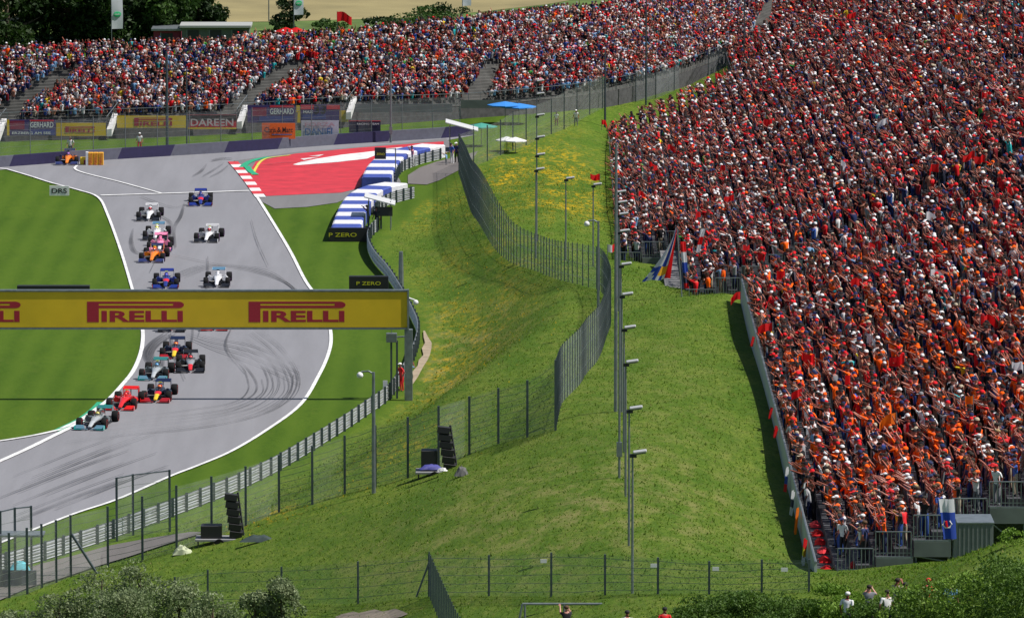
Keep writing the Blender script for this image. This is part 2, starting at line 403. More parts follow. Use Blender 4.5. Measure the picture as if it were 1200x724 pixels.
def gp(uvs, sp_=None):
    if sp_: uvs = spline(uvs, sp_)
    return [G(p[0], p[1]) for p in uvs]
LEFTLINE = [(8,199),(35,207),(60,215),(90,223),(115,232),(126,252),(140,290),(150,322),(160,357),(167,385),(166,410),(157,434),(143,452),(128,468),(114,479),(95,492),(72,503)]
RIGHTLINE = [(272,190),(290,214),(316,255),(340,295),(358,330),(374,352),(384,375),(388,396),(385,415),(374,440),(352,475),(312,505),(270,530),(230,547),(199,559),(137,586),(89,602),(40,621),(-20,645)]
WALL_UV = [(-40,199),(0,196.5),(60,192),(138,187),(300,177),(400,169.7),(460,166),(523,162),(560,158)]
left_s = spline(LEFTLINE, 5); right_s = spline(RIGHTLINE, 5)
asp = [(p[0], p[1]) for p in left_s] + [(60,507),(0,517),(-60,527)] + [(-60,665)] + [(p[0], p[1]) for p in right_s[::-1]] + [(275,189),(420,178),(523,165)] + WALL_UV[::-1] + [(-40,202)]
tag(sheet('race_track', [G(*p) for p in asp], M_asph, z=.02), 'grey asphalt race track curving from the far barrier to lower left', kind='structure')
# run-off apron behind the red paint and to its right
tag(sheet('runoff_area', gp([(275,189),(290,214),(303,235),(322,245),(360,243),(395,238),(418,228),(440,222),(470,214),(462,200),(500,185),(537,176),(523,163),(420,173),(345,179)]), M_asph2, z=.035), 'grey asphalt run-off beside the corner', kind='structure')
tag(sheet('red_runoff_paint', gp([(289,207),(300,190),(345,181),(420,174),(520,166.5),(520,170),(480,178),(440,195),(418,222),(400,226.5),(312,230.5)]), M_red, z=.05), 'bright red painted run-off area with white swooshes', kind='structure')
mb = MB()
for pl in ([(343,193),(352,190),(372,186),(400,181.5),(440,177),(445,180),(430,186),(395,190),(350,193.5)],
           [(352,186),(375,184),(356,187.5)], [(362,183),(380,181),(374,183)], [(440,175.5),(470,172.5),(478,174),(450,178)]):
    P = [G(*p, .065) for p in pl]
    for t_ in tessellate_polygon([P]):
        q = [P[i] for i in t_]; mb.add(q if (q[1]-q[0]).cross(q[2]-q[0]).z > 0 else q[::-1], [(0,1,2)])
o = mb.build('runoff_white_logo', M_white); tag(o, 'white swoosh lettering painted on the red run-off', kind='structure')
# kerbs
mb = MB()
kp = [(273,190.5),(278,196),(284,203),(291,212),(299,223),(306,233)]
ks = resample([np.array(G(p[0], p[1])[:2]) for p in spline(kp, 6)], 2.2)
for i in range(len(ks)-1): strip('k', [ks[i], ks[i+1]], .8, None, z=.075, mb=mb, m=i % 2)
tag(mb.build('corner_kerb', [M_kred, M_white]), 'red and white striped kerb on the outside of the corner', kind='structure')
mb = MB()
strip('g', gp([(284,197),(290,192),(300,188),(315,185)], 5), .55, None, z=.08, mb=mb, m=0)
strip('g', gp([(296,206),(300,198),(306,190),(316,186),(340,183)], 5), .22, None, z=.085, mb=mb, m=1)
strip('g', gp([(289,196),(294,202),(300,206)], 3), .5, None, z=.09, mb=mb, m=0)
tag(mb.build('painted_kerb_apron', [M_green, M_yel]), 'green and yellow painted band behind the corner kerb', kind='structure')
tag(strip('green_kerb', gp([(121,472),(112,481),(95,493),(68,506)], 5), .75, M_green, z=.06), 'green painted kerb at the inside of the bend', kind='structure')
LN = MB()
strip('l', gp(LEFTLINE[:9], 5), .19, None, z=.07, mb=LN)
strip('l', gp(LEFTLINE[7:], 5), [.19+.08*min(1, i/20) for i in range(len(spline(LEFTLINE[7:], 5)))], None, z=.0702, mb=LN)
strip('l', gp(RIGHTLINE[1:], 6), .22, None, z=.07, mb=LN)
strip('l', gp([(118,478),(95,495),(60,513),(25,530),(-20,550)], 5), .34, None, z=.072, mb=LN)
strip('l', gp([(72,504),(40,511),(0,517.5),(-40,522)], 4), .3, None, z=.074, mb=LN)
strip('l', gp([(90,195),(88,199),(100,204),(140,214),(189,227.5)], 5), .2, None, z=.076, mb=LN)
strip('l', gp([(118,230),(200,227.5),(292,224.5)], 3), .42, None, z=.078, mb=LN)
strip('l', gp([(8,199),(-30,196)], 3), .3, None, z=.079, mb=LN)
tag(LN.build('track_edge_lines', M_white), 'white painted edge lines of the track', kind='structure')
# tyre marks
M_skid = bpy.data.materials.new('rubber_marks'); M_skid.use_nodes = True; t = M_skid.node_tree; b = t.nodes['Principled BSDF']
b.inputs['Base Color'].default_value = (.05,.05,.055,1); b.inputs['Roughness'].default_value = .7
tc = N(t, 'ShaderNodeTexCoord'); f_ = noise_fac(t, tc.outputs['Object'], .12, 4, .18, .70); t.links.new(mulf(t, f_, .55), b.inputs['Alpha'])
SK = MB(); zz = .09
def skid(uvs, wd=.22, dbl=True, n=6):
    global zz
    P = [np.array(p[:2]) for p in gp(uvs, n)]; zz += .0013
    strip('s', P, [wd*(.35+.65*math.sin(math.pi*min(1,(i+.5)/len(P)*1.0))) for i in range(len(P))], None, z=zz, mb=SK)
rr = random.Random(3)
for k in range(14):   # nested arcs sweeping through the right-hand side
    f = .50+.50*(k/13)**.8+rr.uniform(-.015,.015); cx_, cy_ = 236, 456; a0 = rr.uniform(-8,8)
    arc = [(300,384),(333,408),(352,440),(349,463),(325,482),(285,496),(220,507+a0*.3),(150,514+a0*.4),(70+a0,524)]
    if k % 3 == 1: arc = arc[:6]
    if k % 3 == 2: arc = arc[2:]
    skid([(cx_+(u-cx_)*f+rr.uniform(-2,2), cy_+(v-cy_)*f+rr.uniform(-1,1)) for u, v in arc], rr.uniform(.05,.14))
for k in range(4):
    d = k*5
    skid([(192+d,392),(178+d*.8,402),(170+d*.6,415),(176+d*.6,428),(190+d,438)], rr.uniform(.14,.3))
for k in range(4):
    d = k*7
    skid([(196+d,326),(240+d,312),(290+d,318),(330+d*.4,330+d*.2),(352,344+d*.3)], rr.uniform(.12,.22))
    skid([(218,390+d*.3),(250,398+d*.6),(300,408+d),(352,432+d)], rr.uniform(.1,.2))
skid([(156,270),(154,284),(158,296),(170,300)], .3); skid([(190,255),(200,263),(198,280),(196,290)], .3); skid([(206,292),(204,270),(212,255),(216,240)], .3)
skid([(226,208),(236,202),(242,194)], .3); skid([(238,208),(250,201),(262,193)], .25); skid([(246,209),(258,203),(268,195)], .22)
skid([(200,300),(260,312),(320,316)], .2); skid([(165,232),(200,244),(215,243)], .3); skid([(248,190),(262,187),(272,188)], .6); skid([(300,196),(340,192),(400,191)], .3)
for k in range(14):
    u0 = rr.uniform(10,130); v0 = rr.uniform(535,600); skid([(u0+90,v0-30),(u0+40,v0-12),(u0,v0+4),(u0-40,v0+20)], rr.uniform(.1,.2))
for k in range(8):
    u0 = rr.uniform(180,340); v0 = rr.uniform(240,420); skid([(u0,v0),(u0+rr.uniform(-8,12),v0+25),(u0+rr.uniform(-6,22),v0+55)], rr.uniform(.1,.2))
tag(SK.build('tyre_marks', M_skid), 'dark curved rubber tyre marks on the asphalt', kind='structure')
# service roads
tag(sheet('service_road', gp([(478,216),(478,206),(492,197),(512,190),(537,184),(560,178),(552,190),(538,200),(515,212),(500,217)]), M_road, z=.045), 'dark service road behind the guard rail by the tyre wall', kind='structure')
tag(strip('gravel_track', [GT(*p) for p in [(-40,706),(0,690),(40,678),(80,665),(120,655),(160,643),(200,633),(232,626)]], 3.4, M_road, lift=.09), 'grey service track behind the guard rail at lower left', kind='structure')
M_dirt = mat('bare_dirt', (.30,.24,.17), .95, noise=.2, nscale=1.5)
tag(strip('dirt_path', [GT(*p) for p in [(497,390),(499,397),(502,404),(500,411),(500,418),(496,424),(493,431),(488,438),(487,444),(483,452)]], [.1,.28,.42,.6,.4,.55,.38,.5,.28,.1], M_dirt, lift=.12), 'pale dirt path beside the guard rail on the slope', kind='structure')
tag(strip('dirt_patch', [GT(*p) for p in [(396,723),(405,721.5),(414,723),(426,721),(438,722.5),(449,721),(462,722.5),(474,722)]], [.3,.7,.5,1.0,.8,1.1,.8,.3], mat('grey_earth', (.21,.175,.135), .95, noise=.25, nscale=2), lift=.05), 'bare grey brown earth patch at the bottom edge', kind='structure')
# wheat field and rough green verge behind the far stand
M_wheat = mat('ripe_wheat', (.24,.20,.088), .95, noise=.22, nscale=.12)
M_verge = mat('dark_meadow', (.075,.125,.02), .95, noise=.3, nscale=.3)
def far(u, v): return G(u, v, 0)
tag(sheet('wheat_field', [far(-100,28),(far(230,27)),far(330,26),far(470,22),far(560,15),far(640,6),far(720,-8),Vector((500,4000,0)),Vector((-900,4000,0))], M_wheat, z=.05), 'pale ripe wheat field on the hill behind the stand', kind='structure')

tag(sheet('rough_verge', [far(-400,52),far(-100,50),far(230,47),far(400,44),far(560,40),far(700,34),far(900,12),far(1000,-20),Vector((120,900,0)),far(700,-20),far(560,13),far(470,20),far(230,26),far(-100,27),Vector((-300,760,0))], M_verge, z=.03), 'dark green rough verge between the far stand and the wheat field', kind='structure')

# ================================================================ GUARD RAIL, BARRIERS
def guard_rail(uvs, label, step=2.0, rails=3, h=.98, mat_=M_rail, z=0.0, gnd=False):
    P = [np.array(G(u, v)[:2]) for u, v in spline(uvs, 8)]; Q = resample(P, step)
    t = empty('guard_rail', (Q[0][0], Q[0][1], 0), 0, label, 'guard rail')
    O = Vector((Q[0][0], Q[0][1], 0))
    pm = MB().box(-.07,.07,-.05,.05,0,h+.06).mesh('post', M_post)
    for q in Q: link_mesh('post', pm, t, loc=(q[0]-O.x, q[1]-O.y, 0))
    for k in range(rails):
        zc = h-.16-k*(h-.06)/rails; mb = MB(); vs = []; fs = []; prof = [(-.15,.0),(-.1,.07),(-.03,.0),(.03,.0),(.1,.07),(.15,.0)]
        Qr = resample(P, .8)
        for i, q in enumerate(Qr):
            d = Qr[min(i+1, len(Qr)-1)]-Qr[max(i-1, 0)]; d = d/np.linalg.norm(d); nn = np.array((-d[1], d[0]))
            for side in (1,):
                for (dz, off) in prof:
                    p = q-O_xy(O)+nn*side*(.06+off*.8); vs.append((p[0], p[1], zc+dz))
        m_ = len(prof)
        for i in range(len(Qr)-1):
            for k2 in range(m_-1):
                a = i*m_+k2; fs.append((a, a+1, a+1+m_, a+m_))
        mb.add(vs, fs); mb.build('rail', mat_, t, smooth=True)
    return t
def O_xy(O): return np.array((O.x, O.y))
guard_rail(RAIL_UV, 'long grey triple guard rail winding along the right side of the track')
guard_rail([(464,214),(467,207),(472,201.5),(480,197.5),(497,191.5),(522,185.5)], 'short guard rail behind the upper blue and white barrier', step=1.5, h=.82)
guard_rail([(440,252),(446,246),(458,240),(470,236.5),(490,231.5)], 'short guard rail behind the lower blue and white barrier', step=1.4, h=.9)

# concrete wall with navy and grey panels
Wp = [np.array(G(u, v)[:2]) for u, v in spline(WALL_UV, 8)]
wt = empty('concrete_barrier', (Wp[0][0], Wp[0][1], 0), 0, 'low curved concrete wall with navy and grey sections below the far grandstand', 'barrier')
M_navy = mat('navy_paint', (.020,.016,.065), .6, noise=.12); M_greyp = mat('grey_barrier_paint', (.105,.108,.145), .6, noise=.12)
def wall_at_u(u):
    for a, b in zip(Wp[:-1], Wp[1:]):
        ua, ub = proj((a[0], a[1], 0))[0], proj((b[0], b[1], 0))[0]
        if ua <= u <= ub: return a+(b-a)*(u-ua)/(ub-ua)
    return Wp[-1] if u > 100 else Wp[0]
edges = [-39,-47+0,16,81,143,205,268,331,396,460,522,559]; edges = [-38,16,81,143,205,268,331,396,460,522,559]
for i in range(len(edges)-1):
    u0, u1 = edges[i], edges[i+1]; vs = []; fs = []; ns = 7
    for k in range(ns+1):
        ut = lerp(u0, u1, k/ns); ub = ut-(5.5 if True else 0)
        if i == 0 and k == 0: ub = ut
        for (uu, z_) in ((ub, 0), (ut, .88)):
            p = wall_at_u(uu)-O_xy(wt.location)
            vs += [(p[0], p[1]-.0, z_), (p[0]+.02, p[1]+.35, z_)]
    for k in range(ns):
        a = 4*k; fs += [(a, a+4, a+6, a+2), (a+2, a+6, a+7, a+3), (a+1, a+3, a+7, a+5)]
    fs += [(0,2,3,1), (4*ns, 4*ns+1, 4*ns+3, 4*ns+2)]
    MB().add(vs, fs).build('wall_panel', M_greyp if i % 2 == 0 else M_navy, wt)
# debris fence on top of the far wall
M_sblue = mat('barrier_blue', (.045,.075,.33), .6, noise=.25, nscale=4); M_swhite = mat('barrier_white', (.66,.66,.70), .6, noise=.15, nscale=4)
M_grcl = mat('grey_barrier_cloth', (.22,.20,.27), .7, noise=.1)
def tyre_wall(path_uv, width, label, seg, h=1.0):
    P = [np.array(G(u, v, h)[:2]) for u, v in spline(path_uv, 10)]; Q = resample(P, seg)
    t = empty('tyre_wall', (Q[0][0], Q[0][1], 0), 0, label, 'barrier'); O = Q[0]
    for i in range(len(Q)-1):
        vs = []; 
        for q, j in ((Q[i], i), (Q[i+1], i+1)):
            d = Q[min(j+1, len(Q)-1)]-Q[max(j-1, 0)]; d = d/np.linalg.norm(d); nn = np.array((-d[1], d[0]))
            for s_, z_ in ((.5, 0), (.5, h*.93), (.44, h), (-.44, h), (-.5, h*.93), (-.5, 0)):
                p = q-O+nn*s_*width; vs.append((p[0], p[1], z_))
        fs = [(k, k+1, k+7, k+6) for k in range(5)]+[(5,0,6,11),(0,5,4,3,2,1),(6,7,8,9,10,11)]
        MB().add(vs, fs).build('padded_block', M_sblue if i % 2 == 0 else M_swhite, t)
        # strapping line of darker seams
    return t, Q
ta, qa = tyre_wall([(405,267),(411,250),(417,237),(426,226),(445,217.5),(480,211.5)], 2.1, 'lower blue and white striped padded barrier with black lettered front', 2.6)
tb, qb = tyre_wall([(441,208),(446,196),(453,187.5),(464,179),(490,172.5),(524,166)], 2.2, 'upper blue and white striped padded barrier beside the red run-off', 2.6)

# ---- text
def text_mesh(s, size, mat_, ext=.002, bold=0.0, sx=1.0, align='CENTER'):
    cu = bpy.data.curves.new('lettering', 'FONT'); cu.body = s; cu.size = size; cu.extrude = ext; cu.offset = bold
    cu.align_x = align; cu.align_y = 'CENTER'; cu.resolution_u = 3
    o = bpy.data.objects.new('tmp', cu); C.objects.link(o)
    me = bpy.data.meshes.new_from_object(o.evaluated_get(bpy.context.evaluated_depsgraph_get()))
    bpy.data.objects.remove(o); bpy.data.curves.remove(cu)
    me.transform(Matrix.Rotation(R(90), 4, 'X') @ Matrix.Diagonal((sx, 1, 1, 1))); me.materials.clear(); me.materials.append(mat_)
    return me
def text(s, size, mat_, parent, loc, bold=0.0, sx=1.0, rz=0, name='lettering', width=None, height=None):
    me = text_mesh(s, size, mat_, bold=bold, sx=sx)
    xs = [v.co.x for v in me.vertices]; zs = [v.co.z for v in me.vertices]
    cx, cz = (min(xs)+max(xs))/2, (min(zs)+max(zs))/2
    me.transform(Matrix.Translation((-cx, 0, -cz)))
    kx = width/(max(xs)-min(xs)) if width else 1; kz = height/(max(zs)-min(zs)) if height else 1
    me.transform(Matrix.Diagonal((kx, 1, kz, 1)))
    o = link_mesh(name, me, parent, loc=loc); o.rotation_euler = (0, 0, rz); return o
def long_p_logo(parent, loc, width, mat_, rz=0):
    """the tyre maker's word mark with its stretched P; width in metres, facing -Y"""
    k = width/411.0; mb = MB()
    def quad(x0, x1, z0, z1): mb.box((x0-205)*k, (x1-205)*k, -.003, .0, (44-z1)*k, (44-z0)*k)
    quad(0, 50, 0, 88); quad(50, 365, 0, 9); quad(50, 365, 17, 28)
    n_ = 8; pts = [(365, 0)]+[(388+23*math.sin(math.pi*i/n_) if True else 0, 14-14*math.cos(math.pi*i/n_)) for i in range(n_+1)]+[(365, 28)]
    vs = [((x-205)*k, -.003, (44-z)*k) for x, z in pts]+[((x-205)*k, 0, (44-z)*k) for x, z in pts]; m_ = len(pts)
    mb.add(vs, [tuple(range(m_)), tuple(range(2*m_-1, m_-1, -1))]+[(i, (i+1) % m_, (i+1) % m_+m_, i+m_) for i in range(m_)])
    o = mb.build('stretched_letter', mat_, parent, loc=loc); o.rotation_euler = (0, 0, rz)
    cx = (62+405)/2-205
    text('IRELLI', 1, mat_, parent, (loc[0]+cx*k*math.cos(rz), loc[1]+cx*k*math.sin(rz), loc[2]+(44-63)*k), bold=.035, width=345*k, height=48*k, rz=rz)
M_py = mat('banner_yellow', (.70,.47,.010), .6, noise=.08, nscale=.6); M_pr = mat('banner_red', (.36,.012,.03), .6); M_yl = mat('yellow_lettering', (.55,.52,.01), .6)
M_wl = mat('white_lettering', (.75,.75,.75), .6)
# front boards of padded barriers
def board(name, u0, u1, vt, vb, z0, mat_, label, cat, thick=.12, parent=None):
    """upright board facing the track, base at ground height z0 where image row vb falls"""
    a = G(u0, vb, z0); b_ = G(u1, vb, z0); ppm = proj(a)[2]; h = (vb-vt)/ppm/CP
    wdt = b_.x-a.x
    t = empty(name, ((a.x+b_.x)/2, a.y, z0), 0, label, cat) if parent is None else parent
    MB().box(-wdt/2, wdt/2, 0, thick, 0, h).build('panel', mat_, t, bevel=.01)
    return t, wdt, h
o, w_, h_ = board('advert_board', 386, 434, 266.5, 283, 0, M_black, 'black board with yellow lettering at the front of the lower striped barrier', 'sign')
text('P ZERO', 1, M_yl, o, (-.05*w_-.35, -.012, h_*.5), bold=.01, width=w_*.68, height=h_*.28)
o.location.y -= .25
o, w_, h_ = board('barrier_end', 422.5, 460, 208.5, 219, 0, M_grcl, 'grey purple padded end board of the upper striped barrier', 'sign')
o.location.y -= .25
o, w_, h_ = board('advert_board', 409, 455, 324, 345, 0, M_black, 'black board with yellow lettering on the grass just above the yellow banner', 'sign', thick=.6)
text('P ZERO', 1, M_yl, o, (0, -.012, h_*.62), bold=.01, width=w_*.62, height=h_*.2)
o, w_, h_ = board('dark_board', 20, 105, 335, 350, 0, M_black, 'long low black board on the infield just above the yellow banner', 'board', thick=.6)

# ================================================================ GANTRY
gb = G(479, 468); gy0 = gb.y
t = empty('gantry', (gb.x, gy0, 0), 0, 'overhead gantry with long yellow banner crossing the track', 'gantry')
pp = proj((gb.x, gy0, 4))[2]
def z_at(v, y):  # height of image row v at depth y
    d = ray(600, v); return CAMH+d.z*(y/d.y)
zt, zb = z_at(340.5, gy0-.6), z_at(384, gy0-.6); xr = (477.5-600)/pp; xl = (-60-600)/pp
off = gb.x
MB().box(xl-off, xr-off, -.6, -.5, zb+.03, zt-.08).build('banner', M_py, t)
mb = MB(); mb.box(xl-off, xr-off+.05, -.65, -.25, zt-.06, zt+.04); mb.build('top_frame', M_galv, t)
mb = MB(); mb.box(xl-off, xr-off+.05, -.65, -.25, zb-.1, zb); mb.build('bottom_frame', M_galv, t)
mb = MB(); mb.box(xr-off, xr-off+.1, -.66, -.24, zb-.1, zt+.05); mb.build('end_frame', M_galv, t)
MB().box(xl-off, xr-off, -.36, -.30, zb, zt-.07).build('rear_banner', mat('banner_back', (.3,.3,.3), .8), t)
k = 1
while xl-off+k*2.4 < xr-off:
    x = xl-off+k*2.4; MB().tube([(x, -.46, zb), (x, -.40, zt-.08)], .03, 6).build('brace', M_galv, t); k += 1
MB().box(-.24, .24, -.6, -.25, 0, zb-.1).build('column', M_galv, t, bevel=.02)
MB().box(-36.5, -36, -.3, .3, 0, zb-.1).build('column', M_galv, t, bevel=.02)
for uc in (-31.5, 159.5, 348.5): 
    long_p_logo(t, ((uc-600)/pp-off, -.603, (z_at(352, gy0)+z_at(376, gy0))/2+.0), 113.5/pp, M_pr)
MB().tube([(xr-off+.1, -.2, zt-.5), (xr-off+.45, -.25, zt-.62)], .05, 6).ball((xr-off+.5, -.25, zt-.75), .16, 8, 6).build('camera_dome', M_wl, t, smooth=True)

# ================================================================ FENCES
def fence(pts, label, netm, post_w=.085, wires=6, cat='fence', step=None, tops=True, name='wire_fence', group=None):
    """pts: (u, v_base, v_top) of posts; step resamples posts along the line"""
    B = []
    for u, vb, vt in pts:
        p = GT(u, vb); ppm = proj(p)[2]; B.append((p.x, p.y, (vb-vt)/ppm/CP))
    if step:
        Q = resample([np.array(b) for b in spline(B, 6)], step)
        B = [tuple(q) for q in Q]
    O = Vector((B[0][0], B[0][1], float(hgt(B[0][0], B[0][1]))))
    t = empty(name, O, 0, label, cat, group)
    base = []
    for (x, y, h) in B:
        z = float(hgt(x, y)); base.append((x-O.x, y-O.y, z-O.z, h))
    pm = MB().box(-post_w/2, post_w/2, -post_w/2, post_w/2, -.2, 1).mesh('post', M_post)
    for (x, y, z, h) in base:
        o = link_mesh('post', pm, t, loc=(x, y, z)); o.scale = (1, 1, h)
    nm = MB(); wm = MB()
    for a, b in zip(base[:-1], base[1:]):
        nm.add([(a[0],a[1],a[2]), (b[0],b[1],b[2]), (b[0],b[1],b[2]+b[3]*.98), (a[0],a[1],a[2]+a[3]*.98)], [(0,1,2,3)])
        for k in range(wires):
            f = (k+.6)/wires*.98; sag = random.uniform(-.06,.02)
            pA = Vector((a[0],a[1],a[2]+a[3]*f)); pB = Vector((b[0],b[1],b[2]+b[3]*f)); pm_ = (pA+pB)/2+Vector((0,0,sag))
            wm.tube([pA, pm_, pB], .012, 3, cap=False)
    nm.build('mesh_panel', netm, t)
    if wires: wm.build('strand', M_wire, t)
    return t
near_posts = [(-22,708,632),(11,701.5,625),(32,696,618),(49,689,614),(66,682.5,609),(83,676,603.6),(126.5,664.7,593.5),(167,656,581),(207,647,569),(248,632,558),
  (288,616,546),(327,600,533),(366,592,523),(404,579,510.5),(440,570,498),(478,560,488.5),(514,549,476),(550,533,465),(584,520,454.5),(618,513,446),(651,505,422)]
fence(near_posts, 'tall dark post and wire fence across the foreground slope, from lower left to the bend', M_net, post_w=.12, wires=9)
curve_posts = [(651,505,422),(657.5,475,405),(668,462,394),(679,451,384),(688,437,372),(698,426,362),(704,415,354),(710,397,340),(715.5,380,322),(714,362,309),(709,349,297),(702,340,290),(690,337,287),(663,330,283),(628,318,274),(600,309,259),(576,287,222),(557,256,192),(546,230,172),(538,205,157.6)]
fence(curve_posts, 'dense curved palisade fence snaking down the middle of the slope', M_net2, post_w=.06, wires=3, step=1.4)
fence([(538,205,157.6),(555,196,152),(571,189,147),(586.5,182.5,141),(601,177,131),(616.5,171,128),(646,157.5,116),(661,152,108),(676,143.6,101),(691,135,95),(706,128,88),(723,120,83)],
      'dark wire fence climbing away behind the blue umbrellas', M_net, post_w=.1, wires=7)
fence([(723,120,84),(745,120,86),(768.5,116,85.6),(790,107,78),(810,98,71),(830,89,63),(850,80,55)], 'pale wire fence on the grass below the far grandstand end', M_netfar, post_w=.07, wires=3)
fence([(205,716,676),(243.6,709,668),(330,708,664),(419.6,708,658),(502.8,699,649)], 'low wire fence at lower left of the diagonal fence', M_net, post_w=.09, wires=4)
fence([(503,699,649),(573,699,650.7),(646,700,648),(709,697,649),(771,695.7,652.7),(831,696,657),(892.6,696,655.8),(948,694,655)],
      'low wire fence crossing the grass at the bottom with white tags', M_net, post_w=.09, wires=5)
# diagonal fence heading towards the viewer
def fence_world(pts, label, netm, post_w=.06, h=2.0, step=1.5, wires=2):
    Q = resample([np.array(p[:2], float) for p in pts], step); O = Vector((Q[0][0], Q[0][1], float(hgt(*Q[0]))))
    t = empty('wire_fence', O, 0, label, 'fence'); pm = MB().box(-post_w/2, post_w/2, -post_w/2, post_w/2, -.2, h).mesh('post', M_post)
    nm = MB(); pr = None
    for q in Q:
        z = float(hgt(*q)); p = Vector((q[0]-O.x, q[1]-O.y, z-O.z)); link_mesh('post', pm, t, loc=p)
        if pr is not None: nm.add([pr, p, p+Vector((0,0,h)), pr+Vector((0,0,h))], [(0,1,2,3)])
        pr = p
    nm.build('mesh_panel', netm, t); return t
a = GT(503,699); 
fence_world([(a.x, a.y), (a.x+1.35, a.y-26), (a.x+3.2, a.y-55)], 'dense diagonal fence running down to the bottom edge', M_net2, h=1.95, step=1.6)
o = empty('fence_brace', a+Vector((0,.0,0)), 0, 'slanting brace pole at the corner post of the low fence', 'brace'); MB().tube([(0,-.05,1.5),(-.55,-.05,.0)], .04, 6).build('strut', M_post, o)
b_ = GT(83,676); o = empty('fence_brace', b_, 0, 'slanting dark brace pole on the tall fence at lower left', 'brace'); MB().tube([(.05,-.1,2.2),(1.5,-.1,-.1)], .07, 6).build('strut', M_post, o)
# far debris fence poles and net above the coloured wall
Dp = resample([p+np.array((0, 1.1)) for p in Wp], 2.9)
O = Vector((Dp[0][0], Dp[0][1], 0)); t = empty('debris_fence', O, 0, 'see-through debris fence with thin poles behind the navy and grey wall', 'fence')
pm = MB().tube([(0,0,0),(0,0,3.4)], .035, 6).mesh('post', M_galv); nm = MB(); wm = MB(); pr = None
for q in Dp:
    p = Vector((q[0]-O.x, q[1]-O.y, 0)); link_mesh('post', pm, t, loc=p)
    if pr is not None:
        nm.add([pr, p, p+Vector((0,0,3.3)), pr+Vector((0,0,3.3))], [(0,1,2,3)])
        for k in range(7): wm.tube([pr+Vector((0,0,.6+.42*k)), p+Vector((0,0,.6+.42*k))], .008, 3, cap=False)
    pr = p
M_netw = net_material('fine_debris_mesh', (.26,.28,.30), .10)
nm.build('mesh_panel', M_netw, t); wm.build('strand', M_wire, t)
# gate frames in the fence by the guard rail
def frame(posts, label):
    B = [(G(u, vb), (vb-vt)) for u, vb, vt in posts]; O = B[0][0]
    t = empty('fence_gate', O, 0, label, 'gate'); tops = []
    for p, hv in B:
        h = hv/proj(p)[2]/CP; q = p-O; q.z = 0; MB().box(q.x-.06, q.x+.06, q.y-.06, q.y+.06, 0, h).build('post', M_post, t); tops.append(q+Vector((0,0,h-.05)))
    nm = MB()
    for i, (a, b) in enumerate(zip(tops[:-1], tops[1:])):
        MB().tube([a, b], .035, 5).build('top_rail', M_post, t)
        nm.add([(a.x,a.y,0),(b.x,b.y,0),b,a], [(0,1,2,3)])
        for k in range(1, 6):
            MB().tube([(a.x,a.y,a.z*k/6),(b.x,b.y,b.z*k/6)], .012, 3, cap=False).build('strand', M_wire, t)
    nm.build('mesh_panel', M_net, t)
frame([(137,634,559),(156,627,555),(199,623,550)], 'three post fence gate standing by the guard rail')
frame([(1,690,598),(18,686,594),(37,680,592)], 'three post fence gate at the left edge behind the guard rail')
a = GT(605,735); a2 = Vector((a.x, a.y, a.z))
t = empty('metal_frame', a2, 0, 'low grey tubular frame at the bottom edge of the picture', 'frame')
hh = 27/proj(a)[2]; ww = 108/proj(a)[2]
for x in (0, ww*.0+.35, ww*.52, ww-.35, ww):
    MB().tube([(x, 0, -.3), (x+(.25 if x == 0 else (-.25 if x == ww else 0)), 0, hh)], .05, 6).build('upright', M_galv, t)
MB().tube([(.25,0,hh), (ww-.25,0,hh)], .05, 6).build('crossbar', M_galv, t)
for (u, v) in ((637,657),(766,662),(838.5,666),(919,666.6)):
    p = GT(u, 698); ppm = proj(p)[2]; q = Vector((p.x, p.y-.12, p.z+(698-v)/ppm/CP))
    o = empty('fence_tag', q, 0, {637:'first white tag from the left on the low fence',766:'second white tag from the left on the low fence',838.5:'third white tag from the left on the low fence',919:'rightmost white tag on the low fence beside the stand shadow'}[u], 'tag', 'white tags on the low fence')
    MB().box(-.13,.13,-.01,.01,-.075,.075).build('plate', M_wl, o)

